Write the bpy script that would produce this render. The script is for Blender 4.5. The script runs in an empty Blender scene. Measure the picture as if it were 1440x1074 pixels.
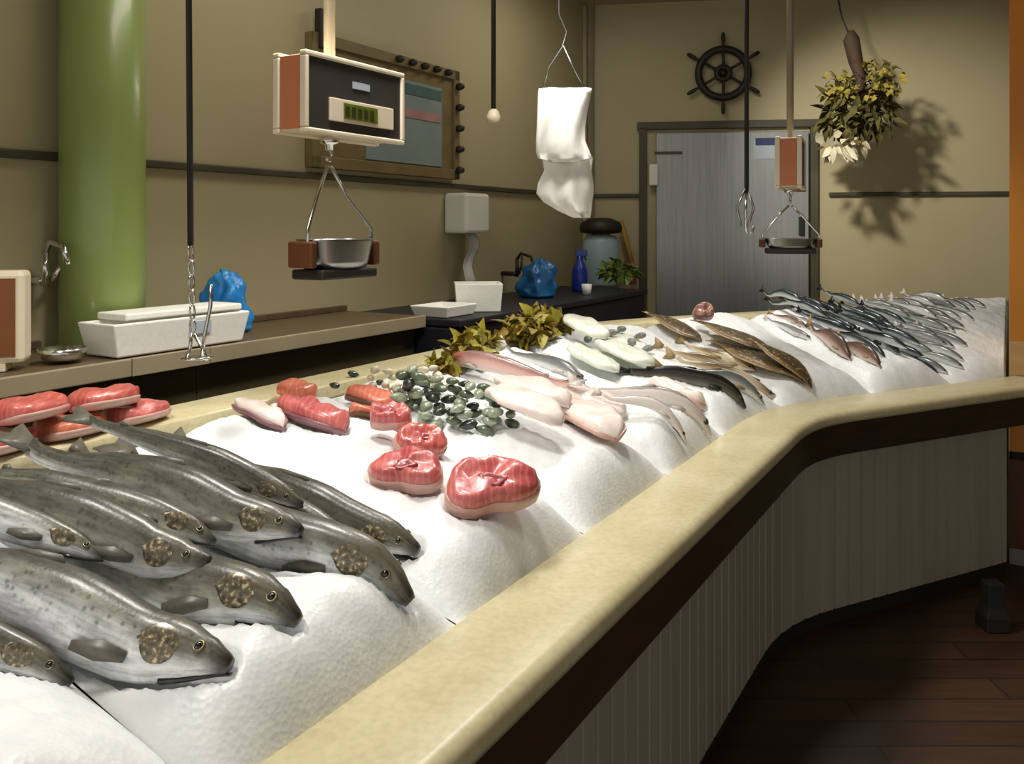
import bpy, bmesh, math, random
from mathutils import Vector, Matrix
from mathutils.bvhtree import BVHTree
from mathutils import noise as mnoise
random.seed(7)
scn = bpy.context.scene
COL = scn.collection
V = Vector
R = math.radians
# ------------------------------------------------------------------ camera
CAMH, F, CX, HY = 1.70, 1200.0, 720.0, 320.0
cam_d = bpy.data.cameras.new('camera'); cam = bpy.data.objects.new('camera', cam_d); COL.objects.link(cam)
cam.location = (0, 0, CAMH); cam.rotation_euler = (R(90), 0, 0)
cam_d.sensor_width = 36; cam_d.lens = 36 * F / 1440; cam_d.shift_y = -(537 - HY) / 1440
cam_d.clip_start = .02
scn.camera = cam

def at(x, y, Y):                       # the point seen at a pixel, at depth Y
    return V(((x - CX) / F * Y, Y, CAMH - (y - HY) / F * Y))
def ray(x, y):
    return V(((x - CX) / F, 1.0, -(y - HY) / F))

# ------------------------------------------------------------------ node materials
def lin(c):
    c = c / 255.0
    return c / 12.92 if c <= .04045 else ((c + .055) / 1.055) ** 2.4
def rgb(r, g, b): return (lin(r), lin(g), lin(b), 1)
MATS = {}
def nodemat(name):
    m = bpy.data.materials.new(name); m.use_nodes = True
    nt = m.node_tree; b = nt.nodes['Principled BSDF']
    MATS[name] = m
    return m, nt, b
def N(nt, t, **kw):
    n = nt.nodes.new(t)
    for k, v in kw.items():
        if k in n.inputs: n.inputs[k].default_value = v
        else: setattr(n, k, v)
    return n
def coords(nt, kind='Object', scale=(1, 1, 1)):
    tc = N(nt, 'ShaderNodeTexCoord'); mp = N(nt, 'ShaderNodeMapping'); mp.inputs['Scale'].default_value = scale
    nt.links.new(tc.outputs[kind], mp.inputs['Vector']); return mp.outputs['Vector']
def ramp(nt, fac, stops, interp='LINEAR'):
    r = N(nt, 'ShaderNodeValToRGB'); r.color_ramp.interpolation = interp
    e = r.color_ramp.elements
    while len(e) < len(stops): e.new(.5)
    for i, (p, c) in enumerate(stops): e[i].position = p; e[i].color = c
    nt.links.new(fac, r.inputs['Fac']); return r.outputs['Color']
def mix(nt, fac, a, b, mode='MIX'):
    m = N(nt, 'ShaderNodeMix', data_type='RGBA', blend_type=mode)
    for s, v in ((m.inputs[0], fac), (m.inputs[6], a), (m.inputs[7], b)):
        if hasattr(v, 'is_linked') or hasattr(v, 'links'): nt.links.new(v, s)
        else: s.default_value = v
    return m.outputs[2]
def bump(nt, b, h, strength=.3, dist=.01):
    bp = N(nt, 'ShaderNodeBump'); bp.inputs['Strength'].default_value = strength; bp.inputs['Distance'].default_value = dist
    nt.links.new(h, bp.inputs['Height']); nt.links.new(bp.outputs['Normal'], b.inputs['Normal'])
def mat(name, c, c2=None, scale=6, rough=.6, metal=0, bs=0, bd=.004, stretch=(1, 1, 1), det=4, coat=0, trans=0, spec=.5, space='Object', bscale=None):
    m, nt, b = nodemat(name)
    b.inputs['Roughness'].default_value = rough; b.inputs['Metallic'].default_value = metal
    b.inputs['Specular IOR Level'].default_value = spec
    b.inputs['Coat Weight'].default_value = coat
    b.inputs['Transmission Weight'].default_value = trans
    nz = N(nt, 'ShaderNodeTexNoise', Scale=scale, Detail=det)
    nt.links.new(coords(nt, space, stretch), nz.inputs['Vector'])
    col = ramp(nt, nz.outputs['Fac'], [(.3, rgb(*c)), (.7, rgb(*(c2 or [min(255, k * 1.07) for k in c])))])
    nt.links.new(col, b.inputs['Base Color'])
    if bs:
        h = nz.outputs['Fac']
        if bscale:
            n2 = N(nt, 'ShaderNodeTexNoise', Scale=bscale, Detail=3); nt.links.new(coords(nt, space, stretch), n2.inputs['Vector']); h = n2.outputs['Fac']
        bump(nt, b, h, bs, bd)
    return m

mat('wall_paint', (172, 161, 124), (181, 171, 133), 1.2, .55, bs=.05)
mat('rail_dark', (62, 58, 42), (80, 74, 54), 5, .5)
mat('ceiling_paint', (165, 150, 128), None, 2, .8)
mat('column_green', (134, 152, 84), (146, 162, 92), 2, .32, coat=.1)
mat('black_cable', (22, 20, 17), None, 20, .6)
mat('chrome', (205, 205, 200), (225, 225, 220), 20, .18, 1)
mat('steel', (150, 152, 150), (172, 174, 172), 8, .3, 1, stretch=(1, 1, .05))
mat('door_steel', (150, 154, 152), (168, 170, 168), 14, .36, .55, stretch=(6, 6, .15))
mat('cream_plastic', (226, 212, 182), (236, 222, 196), 4, .4)
mat('white_plastic', (226, 226, 218), (236, 236, 228), 4, .4)
mat('orange_panel', (190, 112, 72), (204, 128, 86), 4, .45)
mat('black_face', (44, 42, 38), (52, 50, 45), 6, .6)
mat('lcd', (88, 98, 30), (102, 112, 38), 30, .3)
mat('lcd_dark', (46, 54, 18), None, 30, .4)
mat('brown_face', (120, 70, 30), (138, 84, 38), 4, .5)
mat('styrofoam', (236, 234, 224), (244, 242, 234), 60, .8, bs=.15, bd=.002)
mat('shelf_top', (84, 68, 48), (100, 82, 58), 4, .5, stretch=(1, 6, 1))
mat('shelf_edge', (146, 132, 106), (160, 146, 118), 4, .5)
mat('shelf_front', (66, 58, 36), (78, 68, 42), 5, .6)
mat('navy_black', (20, 20, 28), (28, 27, 36), 8, .5)
mat('blue_bag', (24, 112, 190), (52, 150, 215), 9, .3, bs=.5, bd=.01)
mat('deep_blue', (20, 40, 130), (30, 60, 160), 9, .3)
mat('teal_blue', (12, 72, 128), (30, 110, 160), 9, .3, bs=.5, bd=.01)
mat('pale_blue', (150, 176, 186), (168, 190, 198), 5, .4)
mat('yellow_wood', (168, 130, 50), (184, 146, 64), 6, .6)
mat('green_leaf', (50, 84, 28), (110, 124, 40), 30, .5)
mat('paper', (190, 190, 182), (200, 198, 190), 4, .8)
mat('poster_blue', (118, 134, 132), (134, 146, 142), 3, .7)
mat('poster_pink', (160, 118, 116), (172, 134, 130), 8, .8)
mat('poster_teal', (62, 92, 92), (76, 106, 104), 8, .8)
mat('frame_wood', (110, 96, 60), (128, 112, 72), 7, .5)
mat('iron_black', (30, 26, 20), (42, 36, 26), 9, .55)
mat('pole_grey', (128, 116, 94), (140, 128, 104), 5, .5)
mat('white_cloth', (232, 230, 222), (240, 238, 232), 7, .7, bs=.3, bd=.01)
mat('sign_blue', (36, 50, 100), None, 7, .5)
mat('sign_grey', (168, 178, 186), None, 7, .5)
mat('rubber_black', (26, 24, 20), None, 7, .7)
mat('red_pipe', (170, 92, 70), None, 7, .5)
mat('dry_stem', (46, 32, 16), (66, 46, 24), 20, .8)
mat('dry_flower', (112, 100, 28), (158, 142, 58), 25, .8)
mat('dry_leaf', (58, 54, 16), (92, 84, 26), 18, .8)
mat('white_petal', (190, 182, 150), (208, 200, 170), 18, .7)
mat('orange_paint', (206, 128, 24), (214, 138, 32), 2, .45)
mat('tan_wood', (190, 150, 98), (204, 164, 110), 5, .5, stretch=(1, 1, 6))
mat('brown_wood', (84, 46, 18), (100, 56, 24), 5, .5)
mat('grey_plinth', (130, 124, 118), None, 5, .6)
mat('kick_black', (24, 22, 16), None, 6, .7)
mat('deck_dark', (52, 54, 56), (66, 68, 70), 7, .35, .4)
# cream worktop with faint veins
m, nt, b = nodemat('cream_stone'); b.inputs['Roughness'].default_value = .32
n1 = N(nt, 'ShaderNodeTexNoise', Scale=5.0, Detail=8, Roughness=.65); nt.links.new(coords(nt), n1.inputs['Vector'])
n2 = N(nt, 'ShaderNodeTexNoise', Scale=60.0, Detail=4); nt.links.new(coords(nt), n2.inputs['Vector'])
ca = ramp(nt, n1.outputs['Fac'], [(.3, rgb(198, 186, 144)), (.55, rgb(211, 200, 160)), (.75, rgb(220, 210, 174))])
cb = ramp(nt, n2.outputs['Fac'], [(.35, (.82, .8, .74, 1)), (.6, (1, 1, 1, 1))])
nt.links.new(mix(nt, .6, ca, cb, 'MULTIPLY'), b.inputs['Base Color'])
# dark fascia
mat('fascia_brown', (46, 32, 22), (62, 44, 30), 5, .4, stretch=(1, 1, 8))
# tongue and groove panel: grooves are modelled, tint here
mat('panel_grey', (156, 150, 132), (168, 162, 142), 3, .55, stretch=(3, 3, .3))
# floor
m, nt, b = nodemat('floor_wood'); b.inputs['Roughness'].default_value = .45
vec = coords(nt, 'Object', (1, 1, 1))
br = N(nt, 'ShaderNodeTexBrick'); br.inputs['Scale'].default_value = 1.0
br.inputs['Color1'].default_value = rgb(70, 48, 32); br.inputs['Color2'].default_value = rgb(84, 58, 38); br.inputs['Mortar'].default_value = rgb(50, 35, 24)
br.inputs['Brick Width'].default_value = 1.2; br.inputs['Row Height'].default_value = .14; br.inputs['Mortar Size'].default_value = .006
nt.links.new(vec, br.inputs['Vector'])
nz = N(nt, 'ShaderNodeTexNoise', Scale=4.0, Detail=6); nt.links.new(coords(nt, 'Object', (1, 12, 1)), nz.inputs['Vector'])
nt.links.new(mix(nt, .55, br.outputs['Color'], ramp(nt, nz.outputs['Fac'], [(.3, (.45, .42, .4, 1)), (.7, (1, 1, 1, 1))]), 'MULTIPLY'), b.inputs['Base Color'])
# crushed ice
m, nt, b = nodemat('crushed_ice'); b.inputs['Roughness'].default_value = .38; b.inputs['Specular IOR Level'].default_value = .4
b.inputs['Subsurface Weight'].default_value = .25; b.inputs['Subsurface Radius'].default_value = (.02, .022, .025); b.inputs['Subsurface Scale'].default_value = .6
vo = N(nt, 'ShaderNodeTexVoronoi', Scale=110.0); nt.links.new(coords(nt), vo.inputs['Vector'])
nz = N(nt, 'ShaderNodeTexNoise', Scale=22.0, Detail=5); nt.links.new(coords(nt), nz.inputs['Vector'])
nt.links.new(ramp(nt, nz.outputs['Fac'], [(.3, rgb(232, 236, 238)), (.7, rgb(246, 248, 246))]), b.inputs['Base Color'])
ad = N(nt, 'ShaderNodeMath', operation='ADD'); nt.links.new(vo.outputs['Distance'], ad.inputs[0]); nt.links.new(nz.outputs['Fac'], ad.inputs[1])
bump(nt, b, ad.outputs[0], .16, .005)

def fishmat(name, belly, flank, back, spot=None, spots=0, spotscale=60, rough=.28, metal=.15, split=(.28, .46, .62), head=None, stripes=None, coat=.35):
    """uv.x runs snout to tail, uv.y belly to back"""
    m, nt, b = nodemat(name)
    b.inputs['Roughness'].default_value = rough; b.inputs['Metallic'].default_value = metal; b.inputs['Coat Weight'].default_value = coat; b.inputs['Coat Roughness'].default_value = .2
    tc = N(nt, 'ShaderNodeTexCoord'); sp = N(nt, 'ShaderNodeSeparateXYZ'); nt.links.new(tc.outputs['UV'], sp.inputs[0])
    nz = N(nt, 'ShaderNodeTexNoise', Scale=14.0, Detail=6, Roughness=.65); nt.links.new(coords(nt), nz.inputs['Vector'])
    sb = N(nt, 'ShaderNodeMath', operation='MULTIPLY_ADD'); nt.links.new(nz.outputs['Fac'], sb.inputs[0]); sb.inputs[1].default_value = .26; sb.inputs[2].default_value = -.13
    ad = N(nt, 'ShaderNodeMath', operation='ADD'); nt.links.new(sp.outputs['Y'], ad.inputs[0]); nt.links.new(sb.outputs[0], ad.inputs[1])
    dk = tuple(k * .62 for k in back)
    col = ramp(nt, ad.outputs[0], [(split[0], rgb(*belly)), (split[1], rgb(*flank)), (split[2], rgb(*back)), (min(.97, split[2] + .3), rgb(*dk))])
    if head:
        hf = ramp(nt, sp.outputs['X'], [(.1, (1, 1, 1, 1)), (.22, (0, 0, 0, 1))])
        bk = ramp(nt, ad.outputs[0], [(.4, (0, 0, 0, 1)), (.6, (.8, .8, .8, 1))])
        f = mix(nt, 1.0, hf, bk, 'MULTIPLY')
        col = mix(nt, f, col, rgb(*head))
        if 'salmon' in name:
            col = mix(nt, ramp(nt, sp.outputs['X'], [(.012, (.85, .85, .85, 1)), (.05, (0, 0, 0, 1))]), col, rgb(40, 38, 36))
            n4 = N(nt, 'ShaderNodeTexNoise', Scale=1.0, Detail=5, Roughness=.6); mp4 = N(nt, 'ShaderNodeMapping'); mp4.inputs['Scale'].default_value = (9, 9, 1); nt.links.new(tc.outputs['UV'], mp4.inputs['Vector'])
            gm = N(nt, 'ShaderNodeTexCoord'); av = N(nt, 'ShaderNodeVectorMath', operation='ADD'); oi = N(nt, 'ShaderNodeObjectInfo'); nt.links.new(oi.outputs['Random'], av.inputs[1]); nt.links.new(mp4.outputs['Vector'], av.inputs[0]); sc4 = N(nt, 'ShaderNodeVectorMath', operation='MULTIPLY'); sc4.inputs[1].default_value = (1, 1, 1); nt.links.new(av.outputs[0], sc4.inputs[0]); nt.links.new(sc4.outputs[0], n4.inputs['Vector'])
            col = mix(nt, .7, col, ramp(nt, n4.outputs['Fac'], [(.36, (.5, .5, .47, 1)), (.5, (1, 1, 1, 1)), (.66, (1.5, 1.5, 1.42, 1))]), 'MULTIPLY')
            n3 = N(nt, 'ShaderNodeTexNoise', Scale=34.0, Detail=5, Roughness=.7); nt.links.new(coords(nt), n3.inputs['Vector'])
            col = mix(nt, .7, col, ramp(nt, n3.outputs['Fac'], [(.32, (.62, .62, .6, 1)), (.52, (1, 1, 1, 1)), (.7, (1.0, 1.0, 1.0, 1))]), 'MULTIPLY')
    if spots:
        vo = N(nt, 'ShaderNodeTexVoronoi', Scale=spotscale); nt.links.new(coords(nt), vo.inputs['Vector'])
        sf = ramp(nt, vo.outputs['Distance'], [(.18, (spots,) * 3 + (1,)), (.34, (0, 0, 0, 1))])
        bk = ramp(nt, sp.outputs['Y'], [(.4, (0, 0, 0, 1)), (.6, (1, 1, 1, 1))])
        col = mix(nt, mix(nt, 1.0, sf, bk, 'MULTIPLY'), col, rgb(*spot))
    if stripes:
        wv = N(nt, 'ShaderNodeTexWave', bands_direction='X', Scale=stripes[0], Distortion=4.0); wv.inputs['Detail Scale'].default_value = 2
        mp = N(nt, 'ShaderNodeMapping'); nt.links.new(tc.outputs['UV'], mp.inputs['Vector']); mp.inputs['Scale'].default_value = (stripes[1], stripes[2], 1)
        nt.links.new(mp.outputs['Vector'], wv.inputs['Vector'])
        bk = ramp(nt, sp.outputs['Y'], [(.45, (0, 0, 0, 1)), (.6, (.9, .9, .9, 1))])
        wf = ramp(nt, wv.outputs['Fac'], [(.35, (0, 0, 0, 1)), (.6, (1, 1, 1, 1))])
        col = mix(nt, mix(nt, 1.0, wf, bk, 'MULTIPLY'), col, rgb(*stripes[3]))
    nt.links.new(col, b.inputs['Base Color'])
    vs = N(nt, 'ShaderNodeTexVoronoi', Scale=160.0); nt.links.new(coords(nt), vs.inputs['Vector'])
    bump(nt, b, vs.outputs['Distance'], .12, .002)
    return m
fishmat('salmon_skin', (226, 228, 230), (176, 176, 166), (128, 126, 112), (60, 60, 54), .5, 70, head=(108, 102, 86), rough=.36, metal=.0, coat=.2)
fishmat('salmon_skin_pale', (232, 234, 238), (196, 198, 196), (134, 132, 120), (60, 60, 54), .5, 70, head=(112, 106, 90), split=(.5, .66, .82), rough=.36, metal=0, coat=.2)
fishmat('hake_skin', (244, 236, 232), (244, 236, 232), (238, 228, 224), head=(206, 192, 186), metal=0, split=(.35, .6, .9))
fishmat('silver_skin', (240, 242, 240), (220, 224, 222), (152, 156, 156), metal=.05)
fishmat('dark_skin', (132, 128, 118), (72, 68, 60), (44, 40, 34), rough=.35)
fishmat('mullet_skin', (226, 212, 186), (206, 184, 146), (164, 140, 104), stripes=(1.2, .4, 7, (226, 214, 188)))
fishmat('flatfish_skin', (150, 128, 90), (142, 118, 78), (128, 104, 66), (176, 152, 104), .9, 45, metal=0, rough=.45, coat=.2)
fishmat('mackerel_skin', (236, 240, 240), (186, 196, 198), (66, 84, 90), stripes=(3.0, 5, 1.0, (28, 38, 44)))
fishmat('bass_skin', (232, 236, 236), (168, 178, 180), (66, 74, 78))
fishmat('bream_skin', (230, 214, 204), (190, 160, 148), (132, 104, 92), metal=.05)
fishmat('red_fish_skin', (244, 226, 218), (240, 206, 198), (232, 178, 170), metal=0, head=(202, 78, 56), split=(.2, .45, .7))
mat('fin_dark', (92, 90, 80), (116, 112, 100), 60, .4, stretch=(1, 1, 1))
mat('fin_black', (30, 30, 30), (46, 45, 44), 40, .4)
mat('fin_pale', (206, 198, 188), (222, 214, 204), 40, .4)
mat('fin_tan', (150, 124, 82), (176, 150, 104), 50, .5)
mat('fin_red', (190, 92, 70), (210, 120, 96), 50, .5)
mat('jaw_dark', (34, 32, 32), (54, 52, 52), 30, .3, coat=.4)
mat('jaw_pale', (210, 212, 214), (190, 192, 194), 30, .3, coat=.4)
mat('eye_ball', (18, 16, 14), None, 10, .08, coat=.8)
mat('eye_ring', (120, 110, 84), (140, 128, 98), 40, .3, .4)
# speckled gill cover
m, nt, b = nodemat('gill_gold'); b.inputs['Roughness'].default_value = .25; b.inputs['Metallic'].default_value = .25
vo = N(nt, 'ShaderNodeTexNoise', Scale=130.0, Detail=3); nt.links.new(coords(nt), vo.inputs['Vector'])
nt.links.new(ramp(nt, vo.outputs['Fac'], [(.34, rgb(84, 78, 66)), (.5, rgb(116, 108, 90)), (.58, rgb(140, 126, 98)), (.66, rgb(220, 202, 164))]), b.inputs['Base Color'])
def fleshmat(name, a, b_, c, scale=5.0, dist=5, rough=.35):
    m, nt, b = nodemat(name); b.inputs['Roughness'].default_value = rough; b.inputs['Coat Weight'].default_value = .35; b.inputs['Coat Roughness'].default_value = .25
    b.inputs['Subsurface Weight'].default_value = .2; b.inputs['Subsurface Radius'].default_value = (.012, .004, .003); b.inputs['Subsurface Scale'].default_value = .5
    wv = N(nt, 'ShaderNodeTexWave', Scale=scale, Distortion=dist, Detail=3.0); wv.inputs['Detail Scale'].default_value = 1.5
    nt.links.new(coords(nt, 'Object', (4, 4, 4)), wv.inputs['Vector'])
    nz = N(nt, 'ShaderNodeTexNoise', Scale=18.0, Detail=5); nt.links.new(coords(nt), nz.inputs['Vector'])
    ca = ramp(nt, nz.outputs['Fac'], [(.3, rgb(*a)), (.7, rgb(*b_))])
    cf = ramp(nt, wv.outputs['Fac'], [(.0, (.24, .24, .24, 1)), (.3, (0, 0, 0, 1))])
    nt.links.new(mix(nt, cf, ca, rgb(*c)), b.inputs['Base Color'])
    bump(nt, b, nz.outputs['Fac'], .4, .008)
fleshmat('flesh_red', (176, 66, 62), (212, 112, 100), (232, 168, 152))
fleshmat('flesh_pink', (178, 70, 74), (216, 120, 114), (236, 176, 164))
fleshmat('flesh_orange', (200, 98, 72), (218, 128, 100), (238, 184, 156))
fleshmat('flesh_dark', (140, 40, 46), (168, 62, 64), (190, 96, 92))
fleshmat('flesh_pale', (240, 222, 212), (248, 236, 228), (238, 214, 202), 2)
fleshmat('flesh_white', (226, 230, 212), (238, 240, 226), (210, 216, 198), 3)
mat('skin_rim', (190, 138, 126), (214, 178, 164), 20, .35, coat=.3)
mat('skin_purple', (120, 74, 84), (150, 104, 110), 20, .35, coat=.3)
mat('skin_brown', (92, 58, 36), (120, 80, 52), 20, .4)
mat('mussel_green', (62, 78, 58), (112, 124, 98), 30, .3, coat=.4)
mat('mussel_pale', (128, 142, 118), (176, 184, 160), 30, .3, coat=.4)
mat('mussel_dark', (34, 40, 34), (60, 68, 56), 30, .3, coat=.4)
mat('clam_pale', (204, 196, 164), (226, 220, 194), 30, .45, bs=.3, bd=.002)
mat('lettuce', (134, 126, 30), (178, 164, 62), 20, .5)
mat('lettuce_dark', (96, 88, 22), (150, 120, 40), 20, .5)
mat('shrimp_grey', (112, 116, 112), (150, 152, 144), 40, .35)
mat('squid_pink', (146, 98, 84), (178, 134, 118), 30, .3, coat=.5)

# ------------------------------------------------------------------ mesh data builder: (verts, faces, uvs per vert or None)
class MB:
    def __init__(s): s.v = []; s.f = []; s.uv = {}
    def add(s, vs, fs, uvs=None):
        o = len(s.v); s.v += [V(p) for p in vs]
        s.f += [tuple(i + o for i in f) for f in fs]
        if uvs:
            for i, u in enumerate(uvs): s.uv[o + i] = u
        return s
    def box(s, c, x, y, z, ax=None):           # centre, half sizes, axes
        ax = ax or (V((1, 0, 0)), V((0, 1, 0)), V((0, 0, 1))); c = V(c)
        vs = [c + ax[0] * (x * i) + ax[1] * (y * j) + ax[2] * (z * k) for i in (-1, 1) for j in (-1, 1) for k in (-1, 1)]
        return s.add(vs, [(0, 1, 3, 2), (4, 6, 7, 5), (0, 4, 5, 1), (2, 3, 7, 6), (0, 2, 6, 4), (1, 5, 7, 3)])
    def loft(s, rings, closed=True, caps=True, uvs=None):
        n = len(rings[0]); vs = [p for r in rings for p in r]; fs = []
        for i in range(len(rings) - 1):
            for j in range(n if closed else n - 1):
                k = (j + 1) % n
                fs.append((i * n + j, i * n + k, (i + 1) * n + k, (i + 1) * n + j))
        if caps and closed:
            fs.append(tuple(range(n))[::-1]); fs.append(tuple((len(rings) - 1) * n + j for j in range(n)))
        return s.add(vs, fs, uvs)
    def tube(s, pts, r, n=8):
        pts = [V(p) for p in pts]; rings = []; prev = None
        rr = r if isinstance(r, (list, tuple)) else [r] * len(pts)
        for i, p in enumerate(pts):
            d = (pts[min(i + 1, len(pts) - 1)] - pts[max(i - 1, 0)]).normalized()
            if prev is None:
                a = V((0, 0, 1)) if abs(d.z) < .9 else V((1, 0, 0)); prev = d.cross(a).normalized()
            x = (prev - d * prev.dot(d)).normalized(); prev = x; y = d.cross(x)
            rings.append([p + (x * math.cos(2 * math.pi * k / n) + y * math.sin(2 * math.pi * k / n)) * rr[i] for k in range(n)])
        return s.loft(rings)
    def lathe(s, c, prof, n=24, ax=None):      # prof: list (r, z)
        ax = ax or (V((1, 0, 0)), V((0, 1, 0)), V((0, 0, 1))); c = V(c)
        return s.loft([[c + (ax[0] * math.cos(2 * math.pi * k / n) + ax[1] * math.sin(2 * math.pi * k / n)) * max(r, 1e-4) + ax[2] * z for k in range(n)] for r, z in prof])
    def torus(s, c, Rr, r, ax, n=40, k=10):
        c = V(c); rings = []
        for i in range(n):
            a = 2 * math.pi * i / n; d = ax[0] * math.cos(a) + ax[1] * math.sin(a)
            rings.append([c + d * (Rr + r * math.cos(2 * math.pi * j / k)) + ax[2] * (r * math.sin(2 * math.pi * j / k)) for j in range(k)])
        rings.append(rings[0]); s.loft(rings, caps=False); return s
    def prism(s, outline, thick, nrm):
        o = [V(p) for p in outline]; n = len(o); h = V(nrm).normalized() * (thick / 2)
        vs = [p + h for p in o] + [p - h for p in o]
        fs = [tuple(range(n)), tuple(range(n, 2 * n))[::-1]] + [(i, n + i, n + (i + 1) % n, (i + 1) % n) for i in range(n)]
        return s.add(vs, fs)
    def ball(s, c, rx, ry, rz, ax=None, n=12, m=8):
        return s.lathe(c, [(math.sin(math.pi * i / m), -math.cos(math.pi * i / m)) for i in range(m + 1)], n, None) if ax is None and rx == ry == rz == 1 else \
            s._ell(V(c), rx, ry, rz, ax or (V((1, 0, 0)), V((0, 1, 0)), V((0, 0, 1))), n, m)
    def _ell(s, c, rx, ry, rz, ax, n, m):
        rings = []
        for i in range(m + 1):
            a = math.pi * (i + (.04 if i == 0 else -.04 if i == m else 0)) / m
            rings.append([c + ax[0] * (rx * math.sin(a) * math.cos(2 * math.pi * k / n)) + ax[1] * (ry * math.sin(a) * math.sin(2 * math.pi * k / n)) + ax[2] * (-rz * math.cos(a)) for k in range(n)])
        return s.loft(rings)

def link_mesh(name, mb, m, parent=None, smooth=True, bevel=0, origin=None, seg=2):
    me = bpy.data.meshes.new(name)
    org = V(origin) if origin is not None else V((0, 0, 0))
    if parent is not None and origin is None: org = parent.matrix_basis.translation.copy() if parent.parent is None else parent['_org']
    org = V(org)
    me.from_pydata([v - org for v in mb.v], [], mb.f); me.update()
    if mb.uv:
        l = me.uv_layers.new(name='UVMap')
        for lp in me.loops: l.data[lp.index].uv = mb.uv.get(lp.vertex_index, (0, 0))
    bm = bmesh.new(); bm.from_mesh(me); bmesh.ops.recalc_face_normals(bm, faces=bm.faces); bm.to_mesh(me); bm.free()
    me.materials.append(MATS[m])
    if smooth:
        for p in me.polygons: p.use_smooth = True
    o = bpy.data.objects.new(name, me); COL.objects.link(o)
    if parent is None: o.location = org
    else:
        o.parent = parent
    if bevel:
        md = o.modifiers.new('bevel', 'BEVEL'); md.width = bevel; md.segments = seg; md.limit_method = 'ANGLE'; md.angle_limit = R(40)
        for p in me.polygons: p.use_smooth = False
    ORG[o.name] = org
    return o
ORG = {}
def tag(o, label=None, cat=None, group=None, kind=None):
    if label: o['label'] = label
    if cat: o['category'] = cat
    if group: o['group'] = group
    if kind: o['kind'] = kind
    return o
def empty(name, loc, label=None, cat=None, group=None, kind=None):
    o = bpy.data.objects.new(name, None); COL.objects.link(o); o.location = V(loc); o.empty_display_size = .05
    ORG[o.name] = V(loc)
    return tag(o, label, cat, group, kind)
def part(name, mb, m, parent, smooth=True, bevel=0, label=None):
    o = link_mesh(name, mb, m, None, smooth, bevel, origin=ORG[parent.name])
    o.location = (0, 0, 0); o.parent = parent
    if label: o['label'] = label
    return o
def solo(name, mb, m, label=None, cat=None, group=None, kind=None, smooth=True, bevel=0, origin=None):
    if origin is None:
        lo = min(v.z for v in mb.v); n = len(mb.v); c = sum(mb.v, V((0, 0, 0))) / n; origin = V((c.x, c.y, lo))
    return tag(link_mesh(name, mb, m, None, smooth, bevel, origin), label, cat, group, kind)
Z = V((0, 0, 1))
# ------------------------------------------------------------------ room axes
A = R(30.5)
U = V((math.sin(A), math.cos(A), 0))          # along the left wall and the long counter, away from the camera
NR = V((math.cos(A), -math.sin(A), 0))        # from the left wall into the room
CORNER = V((.583, 7.0, 0))
LW = NR.dot(CORNER)                            # left wall offset
BD = V((.988, -.156, 0)).normalized(); BN = V((-.156, -.988, 0)).normalized()   # back wall: along, out
def on_left(x, y, out=0.0):
    d = ray(x, y); t = (LW + out) / NR.dot(d); return V((0, 0, CAMH)) + d * t
def on_back(x, y, out=0.0):
    d = ray(x, y); t = (BN.dot(CORNER) + out) / BN.dot(d); return V((0, 0, CAMH)) + d * t
CEIL = 3.52
def struct(name, mb, m, **k):
    return tag(link_mesh(name, mb, m, None, k.get('smooth', False), k.get('bevel', 0), (0, 0, 0)), kind='structure')
struct('floor', MB().box((1.5, 3.5, -.05), 5.5, 6.5, .05), 'floor_wood')
struct('ceiling', MB().box((1.5, 3.5, CEIL + .05), 5.5, 6.5, .05), 'ceiling_paint')
struct('wall_left', MB().box(CORNER - NR * .05 - U * 4.2 + Z * CEIL / 2, .05, 4.3, CEIL / 2, (NR, U, Z)), 'wall_paint')
struct('wall_back', MB().box(CORNER - BN * .05 + BD * 2.6 + Z * CEIL / 2, 2.7, .05, CEIL / 2, (BD, BN, Z)), 'wall_paint')
struct('wall_right', MB().box(V((5.6, 3.0, CEIL / 2)), .05, 5.5, CEIL / 2), 'wall_paint')
# rails (a round dark conduit with a shadow gap)
RZ = 1.96
struct('trim_1', MB().box(CORNER + NR * .014 - U * 4.2 + Z * RZ, .014, 4.2, .016, (NR, U, Z)), 'rail_dark', bevel=.006)
dl, dr = on_back(905, 300), on_back(1143, 300)
def bpos(p): return (p - CORNER).dot(BD)
a0, a1 = bpos(dl), bpos(dr)
struct('trim_2', MB().box(CORNER + BN * .014 + BD * ((a0 - .02) / 2) + Z * RZ, (a0 - .02) / 2, .014, .016, (BD, BN, Z)), 'rail_dark', bevel=.006)
struct('trim_3', MB().box(CORNER + BN * .014 + BD * ((a1 + .12 + 4.9) / 2) + Z * RZ, (4.9 - a1 - .12) / 2, .014, .016, (BD, BN, Z)), 'rail_dark', bevel=.006)
# corner pipe seen at the top of the corner
struct('trim_4', MB().tube([CORNER + NR * .05 + BN * .05 + Z * .0 + BD * .02, CORNER + NR * .05 + BN * .05 + Z * CEIL + BD * .02], .03), 'pole_grey')
# green column
colc = V((-1.51, 3.15, 0)) + NR * .0
cm = MB().lathe(colc, [(.146, 0), (.146, CEIL)], 48)
struct('column_1', cm, 'column_green', smooth=True)
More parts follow.
